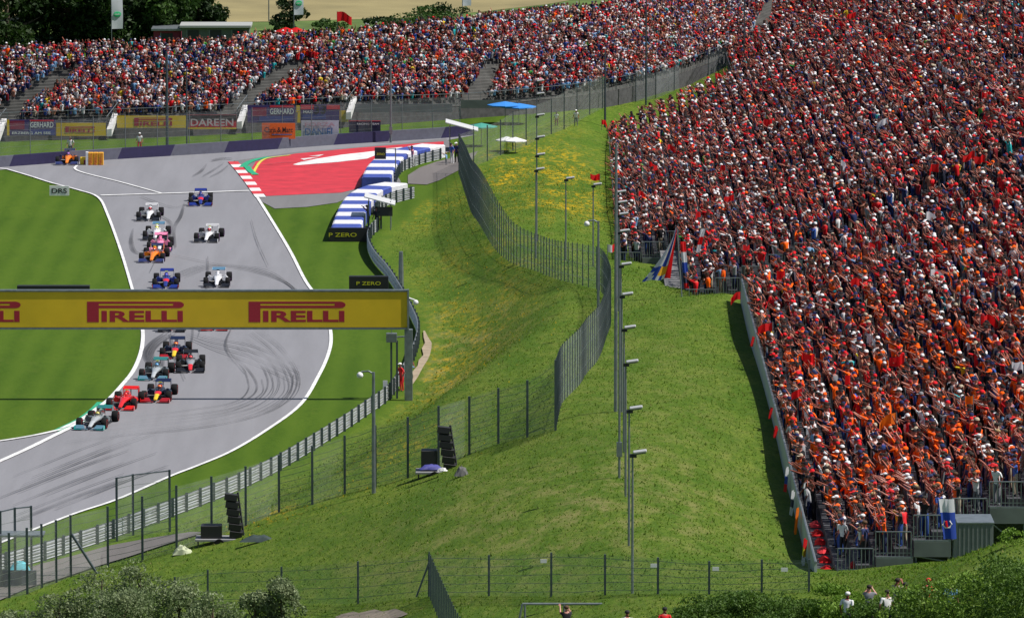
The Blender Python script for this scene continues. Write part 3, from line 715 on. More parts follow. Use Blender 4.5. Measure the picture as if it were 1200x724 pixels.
# ================================================================ CARS
def car_meshes():
    m = {}
    b = MB(); b.loft([(-2.42,0,.20,.09,.04),(-2.3,0,.22,.125,.06),(-1.9,0,.30,.14,.08),(-1.3,0,.40,.18,.11),(-.8,0,.47,.25,.15),(-.4,0,.49,.31,.19),(.1,0,.47,.31,.21),(.4,0,.47,.33,.22),(1.2,0,.42,.27,.2),(2.0,0,.36,.14,.14),(2.45,0,.32,.05,.06)], 12)
    m['chassis'] = b.mesh('chassis', [], True)
    b = MB(); b.loft([(.32,0,.74,.13,.16),(.40,0,.78,.15,.18),(.6,0,.76,.14,.19),(1.0,0,.70,.09,.2),(1.6,0,.60,.035,.2),(2.25,0,.46,.02,.12)], 10); m['engine_cover'] = b.mesh('engine_cover', [], True)
    b = MB()
    for s in (1,): b.loft([(-.25,s*.56,.43,.22,.17),(-.1,s*.58,.42,.25,.2),(.4,s*.56,.38,.25,.2),(1.0,s*.44,.32,.2,.16),(1.6,s*.28,.26,.12,.1),(2.0,s*.18,.22,.05,.05)], 10)
    m['sidepods'] = b.mesh('sidepod', [], True)
    b = MB(); b.box(-.16,.16,.24,.34,.66,.86)
    m['intake'] = b.mesh('intake', [])
    b = MB(); b.box(-.68,.68,-.5,1.75,.05,.09); b.box(-.3,.3,-1.2,-.5,.06,.1); b.box(-.5,.5,1.75,2.35,.07,.2)
    for s in (-1, 1):
        b.tube([(s*.12,-1.75,.36),(s*.75,-1.65,.40)], .025, 5); b.tube([(s*.15,-1.35,.38),(s*.75,-1.6,.38)], .025, 5); b.tube([(s*.13,-1.7,.28),(s*.75,-1.65,.2)], .025, 5)
        b.tube([(s*.1,1.7,.35),(s*.75,1.9,.38)], .03, 5); b.tube([(s*.1,2.1,.3),(s*.75,1.92,.25)], .03, 5)
        b.tube([(s*.3,-.35,.6),(s*.55,-.4,.66)], .015, 4)
    m['floor'] = b.mesh('floor', [])
    b = MB()
    for s in (1,): b.ball((s*.6,-.4,.67), (.11,.05,.06), 8, 4)
    m['mirrors'] = b.mesh('mirror', [], True)
    b = MB()   # front wing
    for s in (-1, 1):
        b.box(s*.12 if s > 0 else -.98, .98 if s > 0 else -.12, -2.72,-2.42,.07,.10)
        for k, (y0, z0, x0) in enumerate(((-2.55,.13,.3),(-2.43,.19,.36),(-2.33,.25,.42))):
            mt = Matrix.Translation((0,y0,z0)) @ Matrix.Rotation(R(24), 4, 'X')
            b.box(x0 if s > 0 else -.93, .93 if s > 0 else -x0, 0,.13,-.008,.012, mat=mt)
    m['front_wing'] = b.mesh('front_wing', [])
    b = MB()
    for s in (1,): b.box(s*.97-.012,s*.97+.012,-2.7,-2.2,.06,.30)
    m['wing_endplates'] = b.mesh('wing_endplate', [])
    b = MB(); mt = Matrix.Translation((0,2.3,.80)) @ Matrix.Rotation(R(16), 4, 'X'); b.box(-.5,.5,0,.24,-.015,.02, mat=mt)
    mt = Matrix.Translation((0,2.5,.88)) @ Matrix.Rotation(R(40), 4, 'X'); b.box(-.5,.5,0,.16,-.012,.012, mat=mt)
    m['rear_wing'] = b.mesh('rear_wing', [])
    b = MB()
    for s in (1,): b.box(s*.51-.012,s*.51+.012,2.15,2.75,.35,.94)
    m['wing_pylon'] = MB().box(-.02,.02,2.2,2.4,.3,.8).mesh('wing_pylon', []); m['rear_endplates'] = b.mesh('wing_endplate', [])
    b = MB(); pts = [(.30*math.cos(a_), .30-.78*math.sin(a_), .66+.12*math.sin(a_)) for a_ in [math.pi*k/12 for k in range(13)]]
    b.tube(pts, .035, 6); b.tube([(0,-.48,.78),(0,-.62,.56)], .03, 6); m['halo'] = b.mesh('halo', [], True)
    b = MB(); b.box(-.11,.11,.42,.5,.985,1.04); b.box(-.02,.02,.42,.5,.93,.99); m['camera_pod'] = b.mesh('camera_pod', [])
    for nm, wd in (('f', .36), ('r', .43)):
        b = MB(); prof = [(.19,-wd/2),(.31,-wd/2),(.352,-wd/2+.05),(.356,0),(.352,wd/2-.05),(.31,wd/2),(.19,wd/2)]; n_ = 22
        vs = [(x, r_*math.cos(2*math.pi*i/n_), r_*math.sin(2*math.pi*i/n_)) for r_, x in prof for i in range(n_)]
        b.add(vs, [(j*n_+i, j*n_+(i+1) % n_, (j+1)*n_+(i+1) % n_, (j+1)*n_+i) for j in range(len(prof)-1) for i in range(n_)])
        m['tyre_'+nm] = b.mesh('tyre', [M_tyre], True)
        b = MB()
        b.tube([(-wd/2+.03,0,0),(wd/2-.03,0,0)], .195, 16)
        for i in range(8):
            an = 2*math.pi*i/8; b.box(-wd/2+.005,wd/2-.005,-.012,.012,.02,.185, mat=Matrix.Rotation(an, 4, 'X'))
        m['rim_'+nm] = b.mesh('rim', [M_rim])
        b = MB(); n_ = 22
        for s in (-1, 1):
            vs = [(s*(wd/2+.003), r_*math.cos(2*math.pi*i/n_), r_*math.sin(2*math.pi*i/n_)) for r_ in (.235,.258) for i in range(n_)]
            b.add(vs, [(i, (i+1) % n_, (i+1) % n_+n_, i+n_) for i in range(n_)])
        m['band_'+nm] = b.mesh('sidewall_band', [])
    return m
CM = car_meshes()
def colored(key, m_):
    me = CM[key].copy(); me.materials.clear(); me.materials.append(m_); return me
SILVER=(.45,.48,.50); TEAL=(.0,.42,.38); RED=(.70,.012,.012); NAVY=(.010,.018,.06); YEL=(.80,.55,.01); WHITE=(.80,.80,.82); BLUE=(.015,.03,.22); ORANGE=(.90,.22,.0); PINK=(.80,.25,.42); BLACK=(.012,.012,.014); LBLUE=(.12,.40,.65)
LIV = {
 'silver': dict(body=(.36,.39,.41), cover=(.05,.06,.065), pods=(.12,.14,.15), fw=(.10,.22,.30), fe=TEAL, rw=(.03,.20,.20), re=(.10,.12,.13), nose=SILVER, halo=(.05,.06,.06)),
 'red':    dict(body=RED, cover=RED, pods=RED, fw=RED, fe=RED, rw=RED, re=RED, nose=RED, halo=RED),
 'bull':   dict(body=NAVY, cover=NAVY, pods=NAVY, fw=(.35,.01,.015), fe=RED, rw=NAVY, re=NAVY, nose=YEL, halo=NAVY, bullpatch=RED),
 'grey':   dict(body=(.30,.31,.33), cover=(.03,.03,.03), pods=(.03,.03,.03), fw=BLACK, fe=BLACK, rw=BLACK, re=(.3,.3,.32), nose=RED, halo=BLACK),
 'toro':   dict(body=BLUE, cover=BLUE, pods=BLUE, fw=(.012,.03,.22), fe=RED, rw=BLUE, re=BLUE, nose=BLUE, halo=BLUE, bullpatch=RED),
 'white':  dict(body=WHITE, cover=WHITE, pods=(.5,.5,.52), fw=BLACK, fe=WHITE, rw=(.5,.5,.52), re=WHITE, nose=WHITE, halo=BLACK),
 'whiteblue': dict(body=WHITE, cover=WHITE, pods=WHITE, fw=BLACK, fe=(.1,.1,.12), rw=(.10,.22,.34), re=WHITE, nose=WHITE, halo=WHITE),
 'orange': dict(body=ORANGE, cover=ORANGE, pods=ORANGE, fw=(.03,.04,.14), fe=(.3,.35,.6), rw=(.02,.03,.09), re=ORANGE, nose=ORANGE, halo=(.03,.04,.1)),
 'pink':   dict(body=PINK, cover=PINK, pods=PINK, fw=PINK, fe=(.05,.1,.5), rw=PINK, re=PINK, nose=WHITE, halo=PINK),
 'blackred': dict(body=BLACK, cover=BLACK, pods=BLACK, fw=BLACK, fe=BLACK, rw=BLACK, re=BLACK, nose=RED, halo=BLACK),
}
def pair(name, me, par):
    for s in (1, -1): o = link_mesh(name, me, par); o.scale = (s, 1, 1)
helm_cache = {}
def helmet(col, loc, rz, label):
    k = tuple(col)
    if k not in helm_cache:
        b = MB(); b.ball((0,0,.0), (.135,.155,.145), 14, 9, 0); b.ball((0,.05,-.22), (.22,.15,.14), 10, 5, 2)
        b.loft([(-.165,0,.0,.085,.035),(-.10,0,.0,.125,.05)], 8, 1)
        helm_cache[k] = b.mesh('person', [paint('helmet_%.2f_%.2f_%.2f' % k, col), M_black, mat('race_suit', (.2,.2,.22), .8)], True)
    o = link_mesh('person', helm_cache[k].copy() if False else helm_cache[k]); o.location = loc; o.rotation_euler = (0,0,rz)
    tag(o, label, 'person', 'drivers sitting in the racing cars'); return o
def make_car(u, v, yaw, liv, band, hcol, pod, desc, ddesc):
    L = LIV[liv]; p = G(u, v, .02); rz = R(-yaw)
    # (u, v) marks the ground under the front wheels, midway
    fw = Vector((math.sin(rz)*1.65, -math.cos(rz)*1.65, 0)); p = p-fw; p.z = .02
    t = empty('racing_car', p, rz, desc, 'racing car', 'open wheel racing cars on the track')
    t.scale = (.89,)*3
    P_ = lambda n_, c: paint(liv+'_'+n_, c)
    ch = link_mesh('chassis', colored('chassis', P_('body', L['body'])), t)
    link_mesh('engine_cover', colored('engine_cover', P_('cover', L['cover'])), t)
    link_mesh('intake', colored('intake', P_('intake', L.get('bullpatch', BLACK))), t)
    pair('sidepod', colored('sidepods', P_('pods', L['pods'])), t)
    link_mesh('floor', colored('floor', M_carbon), t)
    pair('mirror', colored('mirrors', P_('halo', L['halo'])), t)
    f_ = link_mesh('front_wing', colored('front_wing', P_('fw', L['fw'])), t); pair('wing_endplate', colored('wing_endplates', P_('fe', L['fe'])), f_)
    r_ = link_mesh('rear_wing', colored('rear_wing', P_('rw', L['rw'])), t); pair('wing_endplate', colored('rear_endplates', P_('re', L['re'])), r_); link_mesh('wing_pylon', colored('wing_pylon', M_carbon), r_)
    link_mesh('halo', colored('halo', P_('halo', L['halo'])), t)
    link_mesh('camera_pod', colored('camera_pod', paint('pod_yellow', (.75,.85,.02)) if pod else M_black), t)
    b = MB(); b.loft([(-2.43,0,.205,.096,.046),(-2.3,0,.225,.132,.067),(-1.9,0,.307,.147,.088),(-1.45,0,.385,.178,.112)], 12); b.build('nose', P_('nose', L['nose']), ch, smooth=True)
    if 'bullpatch' in L: MB().loft([(-1.44,0,.385,.18,.113),(-1.2,0,.415,.205,.122),(-.85,0,.466,.255,.15)], 12).build('livery_patch', P_('patch', L['bullpatch']), ch, smooth=True)
    if liv == 'silver': pair('livery_patch', MB().box(.5,.98,-2.735,-2.60,.072,.104).mesh('livery_patch', P_('teal', TEAL)), f_)
    if liv in ('white',): MB().loft([(-.5,0,.60,.05,.04),(-.2,0,.64,.12,.05)], 8).build('livery_patch', P_('dred', (.3,.01,.02)), ch)
    bc = mat('band_'+band, {'red': (.6,.02,.02), 'yellow': (.7,.55,.02), 'purple': (.3,.02,.4)}[band], .7)
    for (x, y, k) in ((-.83,-1.65,'f'),(.83,-1.65,'f'),(-.80,1.9,'r'),(.80,1.9,'r')):
        e_ = bpy.data.objects.new('wheel', CM['tyre_'+k]); C.objects.link(e_); e_.parent = t; e_.location = (x, y, .356)
        link_mesh('rim', CM['rim_'+k], e_)
        bm_ = CM['band_'+k].copy() if False else band_mesh(k, band, bc); link_mesh('sidewall_band', bm_, e_)
    hp = p+Vector((-math.sin(rz)*.05, math.cos(rz)*.05, .655)); helmet(hcol, hp, rz, ddesc)
    return t
_bc = {}
def band_mesh(k, band, m_):
    if (k, band) not in _bc: me = CM['band_'+k].copy(); me.materials.clear(); me.materials.append(m_); _bc[(k, band)] = me
    return _bc[(k, band)]
CARS = [
 (107,502.5,9,'silver','red',(.5,.45,.1),False,'silver and turquoise racing car leading the field at the green kerb','driver in the leading silver racing car'),
 (142,479.5,6,'red','red',(.6,.02,.02),True,'bright red racing car with red rear wing right behind the leader','driver in the red car following the leader'),
 (183,470.5,4,'bull','red',(.7,.15,.02),True,'dark blue racing car with yellow nose beside the red car','driver in the dark blue car beside the red car'),
 (180,444.5,4,'silver','red',(.1,.3,.55),True,'silver and turquoise racing car in front of the grey one','driver in the second silver racing car'),
 (223,435.5,-2,'grey','red',(.6,.02,.03),False,'grey and black racing car with red nose tip in the middle of the track','driver in the grey car with red nose'),
 (204,419.5,1,'bull','red',(.75,.2,.02),False,'dark blue racing car with yellow nose behind the grey car','driver in the rear dark blue car with yellow nose'),
 (201.5,388,0,'blackred','purple',(.6,.05,.05),False,'dark racing car half hidden under the left of the yellow banner','driver hidden under the banner in the dark car'),
 (251.5,386.5,0,'red','red',(.7,.7,.7),False,'red racing car half hidden behind the yellow banner','driver hidden by the banner in the red car'),
 (194,337.5,-1,'toro','purple',(.05,.08,.5),True,'blue racing car with red trim just above the yellow banner','driver in the blue car just above the banner'),
 (254,336,0,'whiteblue','purple',(.7,.7,.75),False,'white racing car with light blue rear wing just above the banner','driver in the white car just above the banner'),
 (178,307,3,'orange','purple',(.7,.1,.02),True,'orange racing car raising dust at the left edge of the track','driver in the orange car near the left edge line'),
 (187,294,-1,'pink','purple',(.75,.1,.3),False,'pink racing car close behind the orange car','driver in the pink racing car'),
 (182,281,1,'whiteblue','purple',(.75,.7,.05),True,'white racing car with blue wing behind the pink car','driver in the white car behind the pink one'),
 (242,283.5,4,'white','purple',(.5,.02,.03),True,'white racing car alone on the right side of the track','driver in the white car alone on the right'),
 (174,258.5,1,'white','purple',(.5,.02,.03),False,'white racing car rearmost on the left of the track','driver in the rearmost white car on the left'),
 (235,241,-2,'toro','purple',(.02,.04,.2),False,'blue racing car just past the thin white line across the track','driver in the blue car near the white line'),
 (78.5,193,0,'orange','purple',(.3,.1,.4),False,'orange racing car far back beside the navy wall','driver in the far orange car by the wall'),
]
for c_ in CARS: make_car(*c_)

# ================================================================ PEOPLE
def lowpoly(pose, legs=True, seed=0):
    """about 100 triangles; faces -Y. returns V, F, part id per vertex (0 skin 1 shirt 2 trousers 3 hat/hair)"""
    r_ = random.Random(seed); V = []; Fa = []; Pt = []
    def rings(cs, n, part, cap=True):
        o = len(V)
        for (c, rx, ry, pt) in cs:
            for k in range(n):
                a = 2*math.pi*k/n+.3; V.append((c[0]+rx*math.cos(a), c[1]+ry*math.sin(a), c[2])); Pt.append(pt)
        for i in range(len(cs)-1):
            for k in range(n):
                a, b, c_, d = o+i*n+k, o+i*n+(k+1) % n, o+(i+1)*n+(k+1) % n, o+(i+1)*n+k
                Fa.extend([(a, b, c_), (a, c_, d)])
        if cap:
            for k in range(1, n-1): Fa.append((o+(len(cs)-1)*n, o+(len(cs)-1)*n+k, o+(len(cs)-1)*n+k+1))
    def limb(pts, rad, parts, n=3):
        o = len(V)
        for i, p in enumerate(pts):
            p = Vector(p); d = (Vector(pts[min(i+1, len(pts)-1)])-Vector(pts[max(i-1, 0)])).normalized()
            up = Vector((0,0,1)) if abs(d.z) < .9 else Vector((1,0,0)); a = d.cross(up).normalized(); b = a.cross(d)
            for k in range(n):
                an = 2*math.pi*k/n; q = p+(a*math.cos(an)+b*math.sin(an))*rad[i]; V.append(tuple(q)); Pt.append(parts[i])
        for i in range(len(pts)-1):
            for k in range(n):
                a, b, c_, d = o+i*n+k, o+i*n+(k+1) % n, o+(i+1)*n+(k+1) % n, o+(i+1)*n+k
                Fa.extend([(a, b, c_), (a, c_, d)])
        Fa.append(tuple(o+(len(pts)-1)*n+k for k in range(3)))
    ln = {'lean': -.25, 'sit': -.05}.get(pose, r_.uniform(-.1, .02)); sw = r_.uniform(-.06, .06)
    rings([((0,0,.80),.15,.11,2),((0,0,.93),.17,.12,1),((sw*.5,ln*.4,1.18),.17,.12,1),((sw,ln*.8,1.40),.225,.135,1),((sw,ln,1.50),.07,.06,0)], 6, 1)
    hx, hy = sw, ln-.02
    rings([((hx,hy,1.49),.05,.05,0),((hx,hy,1.56),.085,.10,0),((hx,hy,1.66),.088,.105,0)], 6, 0, False)
    rings([((hx,hy+.01,1.635),.098,.108,3),((hx,hy+.01,1.695),.088,.098,3),((hx,hy+.01,1.745),.045,.055,3)], 6, 3)
    if r_.random() < .6:
        o = len(V); V.extend([(hx-.08,hy-.08,1.655),(hx+.08,hy-.08,1.655),(hx+.05,hy-.19,1.64),(hx-.05,hy-.19,1.64)]); Pt.extend([3]*4); Fa.extend([(o,o+1,o+2),(o,o+2,o+3)])
    def arm(s, e, h_):
        sh = (sw+s*.19, ln*.8, 1.40); m_ = tuple(lerp(sh[i], e[i], .78) for i in range(3))
        limb([sh, m_, e, h_], [.068,.060,.036,.028], [1,1,0,0])
    j = lambda a: a+r_.uniform(-.07,.07)
    A_ = {'clap': lambda s: ((s*j(.27),j(-.22),j(1.28)),(s*.05,j(-.46),j(1.52))), 'up': lambda s: ((s*j(.32),j(-.12),j(1.62)),(s*j(.24),j(-.25),j(1.92))),
          'reach': lambda s: ((s*j(.24),j(-.30),j(1.50)),(s*j(.14),j(-.58),j(1.68))), 'phone': lambda s: ((s*j(.27),j(-.20),j(1.36)),(s*.06,j(-.36),j(1.66))),
          'down': lambda s: ((s*j(.27),j(.0),j(1.12)),(s*j(.24),j(-.12),j(.90))), 'hips': lambda s: ((s*.36,.06,1.15),(s*.18,-.08,1.0)), 'lean': lambda s: ((s*.25,-.40,1.15),(s*.2,-.6,1.1)),
          'one': lambda s: (((.3,-.15,1.66),(.26,-.3,1.98)) if s > 0 else ((-.27,0,1.12),(-.2,-.2,1.0))), 'sit': lambda s: ((s*.26,-.15,1.15),(s*.12,-.35,1.05))}[pose]
    for s in (-1, 1):
        e, h_ = A_(s); arm(s, e, h_)
        if legs: limb([(s*.09,0,.88),(s*.10,-.02,.48),(s*.11,.02,.02)], [.095,.065,.045], [2,2,2])
    return np.array(V, np.float32), np.array(Fa, np.int32), np.array(Pt)
POSES = ['clap','reach','up','phone','one','clap','hips','down','reach','down','hips','down']
LOW = [lowpoly(p, True, i) for i, p in enumerate(POSES*2+['down']*3+['sit']*2)]
LOWB = [lowpoly(p, False, i+50) for i, p in enumerate(['down','hips','clap','phone','down','sit','one','reach','down','sit'])]
PAL = dict(red=(.68,.012,.02), orange=(1.0,.125,.004), white=(.74,.74,.76), navy=(.018,.028,.10), black=(.012,.012,.015), grey=(.22,.23,.25), lightblue=(.18,.38,.62), teal=(.02,.38,.42),
           yellow=(.80,.62,.03), blue=(.03,.09,.36), pink=(.75,.28,.38), green=(.05,.32,.06), maroon=(.22,.012,.02), skin=(.50,.24,.16), beige=(.45,.38,.28))
SK_ = np.array([(.40,.135,.095),(.30,.090,.062),(.34,.110,.078),(.20,.060,.042),(.50,.23,.18)])
def pick_cols(n, weights):
    names = list(weights); p = np.array([weights[k] for k in names], float); p /= p.sum()
    ix = rng.choice(len(names), n, p=p); return np.array([PAL[k] for k in names])[ix], [names[i] for i in ix]
def crowd(name, pos, rot, scl, shirts, hats, protos, label, skin_boost=1.0):
    n_ = len(pos); pi_ = rng.integers(0, len(protos), n_); Vs = []; Fs = []; Cs = []; off = 0
    skin = SK_[rng.integers(0, len(SK_), n_)]*rng.uniform(.75, 1.2, (n_,1))*skin_boost
    pants = pick_cols(n_, dict(navy=5, black=5, grey=2, beige=2, blue=1.5, skin=1))[0]*.8
    for k, (V, Fa, Pt) in enumerate(protos):
        ii = np.where(pi_ == k)[0]
        if len(ii) == 0: continue
        c, s = np.cos(rot[ii]), np.sin(rot[ii]); nv = len(V); sg = scl[ii][:,None]
        gir = rng.uniform(.95, 1.25, (len(ii),1))
        X = (V[None,:,0]*gir*c[:,None]-V[None,:,1]*gir*s[:,None])*sg+pos[ii,0:1]; Y = (V[None,:,0]*gir*s[:,None]+V[None,:,1]*gir*c[:,None])*sg+pos[ii,1:2]; Z = V[None,:,2]*sg+pos[ii,2:3]
        Vs.append(np.stack([X,Y,Z], -1).reshape(-1,3))
        Fs.append((Fa[None]+(np.arange(len(ii))*nv)[:,None,None]).reshape(-1,3)+off); off += len(ii)*nv
        tab = np.stack([skin[ii], shirts[ii], pants[ii], hats[ii]], 1); Cs.append(tab[:, Pt].reshape(-1,3))
    me = np_mesh(name, np.concatenate(Vs), np.concatenate(Fs), [M_crowd], cols=np.concatenate(Cs))
    o = link_mesh(name, me); tag(o, label, 'crowd', kind='stuff'); return o

# ---- higher detail figures, grown over a skeleton with a Skin modifier
def figure_mesh(name, joints, hands=True, hat='cap', crouch=0):
    """joints: shoulder-relative arm targets; returns mesh with slots 0 skin 1 shirt 2 trousers 3 hat/hair 4 shoes"""
    J = joints; V = []; E = []; Rd = []; Pt = []
    def add(p, r, parent=None, part=1):
        V.append(Vector(p)); Rd.append(r); Pt.append(part)
        if parent is not None: E.append((parent, len(V)-1))
        return len(V)-1
    ln = J.get('lean', -.06); hz = .94-crouch
    pel = add((0,0,hz), (.155,.11)); sp1 = add((0,ln*.4,hz+.20), (.145,.105), pel); chs = add((0,ln*.8,hz+.38), (.165,.115), sp1); nb = add((0,ln,hz+.52), (.07,.065), chs, 0); nk = add((0,ln-.01,hz+.58), (.055,.055), nb, 0)
    hd = add((0,ln-.03,hz+.67), (.080,.092), nk, 0); ht = add((0,ln-.02,hz+.77), (.060,.070), hd, 0)
    tips = []
    for s in (-1, 1):
        e, h_ = J['arm'](s); e = Vector(e)-Vector((0,0,crouch)); h_ = Vector(h_)-Vector((0,0,crouch))
        sh = add((s*.185,ln*.85,hz+.455), (.066,.066), chs); m_ = add(Vector(V[sh]).lerp(e, .5), (.052,.052), sh); el = add(e, (.040,.040), m_, 0)
        wr = add(e.lerp(h_, .92), (.026,.026), el, 0); pm_ = add(h_+(h_-e).normalized()*.06, (.036,.022), wr, 0); tips.append((h_+(h_-e).normalized()*.08, (h_-e).normalized(), s))
    for s in (-1, 1):
        k = J['leg'](s) if 'leg' in J else ((s*.11,-.03,.50),(s*.12,.02,.08),(s*.13,-.14,.05))
        hp = add((s*.09,0,hz-.07), (.095,.095), pel, 2); kn = add(k[0], (.062,.062), hp, 2); an = add(k[1], (.042,.042), kn, 2); add(k[2], (.045,.035), an, 4)
    me = bpy.data.meshes.new(name); me.from_pydata([tuple(p) for p in V], E, []); o = bpy.data.objects.new('tmp', me); C.objects.link(o)
    md = o.modifiers.new('skin', 'SKIN'); md.branch_smoothing = .6; md.use_smooth_shade = True
    for i, sv in enumerate(me.skin_vertices[0].data): sv.radius = Rd[i]; sv.use_root = (i == pel)
    sb = o.modifiers.new('sub', 'SUBSURF'); sb.levels = 1; sb.render_levels = 1
    dg = bpy.context.evaluated_depsgraph_get(); dg.update(); body = bpy.data.meshes.new_from_object(o.evaluated_get(dg)); bpy.data.objects.remove(o)
    bv = [tuple(v.co) for v in body.vertices]; bf = [tuple(p.vertices) for p in body.polygons]; bmid = []
    segs = [(V[a], V[b], Pt[b], Pt[a]) for a, b in E]
    for f in bf:
        c = sum((Vector(bv[i]) for i in f), Vector())/len(f); best = 1e9; pt = 1
        for a, b, p_, q_ in segs:
            d = b-a; t_ = max(0, min(1, (c-a).dot(d)/d.length_squared)); ds = (c-(a+d*t_)).length
            if ds < best: best = ds; pt = p_ if t_ > .45 else q_
        bmid.append(pt)
    mb = MB(); mb.v = bv; mb.f = bf; mb.m = bmid
    H = V[hd]; 
    mb.ball(H+Vector((0,.012,.045)), (.098,.108,.088), 10, 6, 3)                 # hair or cap shell
    if hat == 'cap': mb.add([H+Vector(q) for q in ((-.075,-.08,.055),(.075,-.08,.055),(.055,-.185,.035),(-.055,-.185,.035),(-.07,-.08,.070),(.07,-.08,.070),(.05,-.18,.045),(-.05,-.18,.045))], [(3,2,1,0),(4,5,6,7),(0,1,5,4),(1,2,6,5),(2,3,7,6),(3,0,4,7)], 3)
    mb.add([H+Vector(q) for q in ((-.014,-.088,-.01),(.014,-.088,-.01),(0,-.118,-.018),(0,-.088,.025))], [(0,1,2),(1,3,2),(3,0,2)], 0)  # nose
    for s in (-1, 1):
        mb.ball(H+Vector((s*.088,.0,.0)), (.012,.02,.028), 6, 4, 0); mb.ball(H+Vector((s*.034,-.088,.018)), (.014,.008,.008), 6, 3, 4)
    mb.box(-.024,.024,-.004,.004,-.004,.004, 4, Matrix.Translation(H+Vector((0,-.092,-.045))))
    if hands:
        for (c, d, s) in tips:
            up = Vector((0,0,1)) if abs(d.z) < .8 else Vector((0,-1,0)); a = d.cross(up).normalized(); b = a.cross(d).normalized()
            for k in range(4):
                o_ = c+a*(k-1.5)*.019; ln_ = (.075,.085,.08,.06)[k]; mb.tube([o_-d*.02, o_+d*ln_*.5, o_+d*ln_*.85-b*.02], [.0095,.0085,.006], 4, 0)
            o_ = c-d*.05+a*s*-.03; mb.tube([o_, o_+a*s*-.03+d*.025, o_+a*s*-.035+d*.055], [.011,.010,.007], 4, 0)
    me2 = mb.mesh(name, [], True)
    for i in range(5): me2.materials.append(mat('skin', (.46,.22,.15), .6))
    return me2
jj = random.Random(5)
def jit(x, a=.05): return x+jj.uniform(-a, a)
ARMS = {
 'clapping with raised hands': lambda s: ((s*jit(.25),jit(-.20),jit(1.27)),(s*.06,jit(-.42),jit(1.48))),
 'holding both arms up': lambda s: ((s*jit(.31),jit(-.10),jit(1.60)),(s*jit(.25),jit(-.2),jit(1.86))),
 'reaching both arms forward': lambda s: ((s*jit(.24),jit(-.25),jit(1.42)),(s*jit(.15),jit(-.50),jit(1.58))),
 'holding a phone up to the eyes': lambda s: ((s*jit(.25),jit(-.2),jit(1.34)),(s*.07,jit(-.34),jit(1.58))),
 'raising one arm': lambda s: (((.30,-.1,1.60),(.26,-.2,1.87)) if s > 0 else ((-.26,0,1.14),(-.22,-.15,.95))),
 'standing with arms down': lambda s: ((s*jit(.26),0,1.13),(s*jit(.24,.02),jit(-.1),.90)),
}
FIG = {}
for k_, f in ARMS.items():
    for q in range(2): FIG[(k_, q)] = figure_mesh('person', dict(arm=f, lean=jj.uniform(-.12, 0)), hat='cap' if q == 0 else 'hair')
def cloth(name, col): return mat('cloth_'+name, col, .85, noise=.12, nscale=6)
SKM = [mat('skin_%d' % i, tuple(c), .55) for i, c in enumerate(SK_)]
HAT = {'white cap': (.72,.72,.72), 'red cap': (.6,.01,.015), 'orange cap': (.9,.13,.01), 'black cap': (.012,.012,.014), 'navy cap': (.015,.025,.09)}
HAIR = {'dark hair': (.02,.014,.01), 'brown hair': (.09,.045,.02), 'fair hair': (.40,.28,.13)}
def person(mesh, loc, rz, shirt, trousers, hat, label, group=None, scale=1.0, skin=None):
    o = bpy.data.objects.new('person', mesh); C.objects.link(o); o.location = loc; o.rotation_euler = (0, 0, rz); o.scale = (scale*1.12, scale*1.12, scale)
    hc = HAT.get(hat) or HAIR.get(hat) or (.02,.02,.02)
    ms = [skin or random.choice(SKM), cloth('shirt_'+shirt if isinstance(shirt, str) else 's', PAL[shirt]), cloth('trousers_'+trousers, tuple(x*.8 for x in PAL[trousers])), cloth('hat_'+hat.replace(' ', '_'), hc), M_dark]
    for i, m_ in enumerate(ms): o.material_slots[i].link = 'OBJECT'; o.material_slots[i].material = m_
    return tag(o, label, 'person', group)

# ================================================================ HILLSIDE STAND (right)
KX = .0075; KYZ = -.0257-.445*.0075
def stand_x(x0, y): return x0+KX*(y-303.6)
def deck_z(k, y):  # tread height of row k; row 0 is at the front of the near block
    return 10.15-1.05+.356*k+(-.0257)*(y-303.6)
def row_x(k, y): return 12.86+.55+.8*k+KX*(y-303.6)
SECT = [dict(y0=304.5, y1=432.5, k0=0, k1=24, nm='near'), dict(y0=440, y1=602, k0=-4, k1=44, nm='middle'), dict(y0=486, y1=602, k0=-9, k1=-4, nm='front'), dict(y0=605, y1=700, k0=4, k1=46, nm='far')]
st = empty('grandstand', (0,0,0), 0, 'huge open grandstand climbing the hillside on the right, packed with spectators', 'grandstand')
def deck(k, y0, y1):
    ya = np.linspace(y0, y1, 2); vs = []
    for y in ya:
        x = row_x(k, y); z = deck_z(k, y)
        vs += [(x-.42, y, z-.40), (x-.42, y, z), (x+.42, y, z), (x+.42, y, z-.40)]
    return MB().add(vs, [(0,1,5,4),(1,2,6,5),(2,3,7,6),(3,0,4,7),(0,3,2,1),(4,5,6,7)])
for s_ in SECT:
    for k in range(s_['k0'], s_['k1']):
        y0 = s_['y0']-.5
        deck(k, y0, s_['y1']+.6).build('terrace_step', M_decksteel, st)
        bx_ = row_x(k, y0)
# front wall panels (white-grey) along the near block
M_wallp = mat('stand_wall_panel', (.38,.42,.45), .6, noise=.1, nscale=1)
mbp = None
for i in range(32):
    y0 = 303.6+i*4.05; y1 = y0+4.02; vs = []
    for y in (y0, y1):
        x = stand_x(12.86, y); zt_ = 9.98-.0257*(y-303.6); vs += [(x-.06, y, zt_-1.75), (x-.06, y, zt_), (x+.06, y, zt_), (x+.06, y, zt_-1.75)]
    MB().add(vs, [(0,1,5,4),(1,2,6,5),(2,3,7,6),(3,0,4,7),(0,3,2,1),(4,5,6,7)]).build('wall_panel', M_wallp, st)
vs = [Vector((stand_x(12.86,y), y, 10.0-.0257*(y-303.6))) for y in np.linspace(303.4, 433.3, 20)]
MB().tube(vs, .06, 6).build('top_rail', M_galv, st)
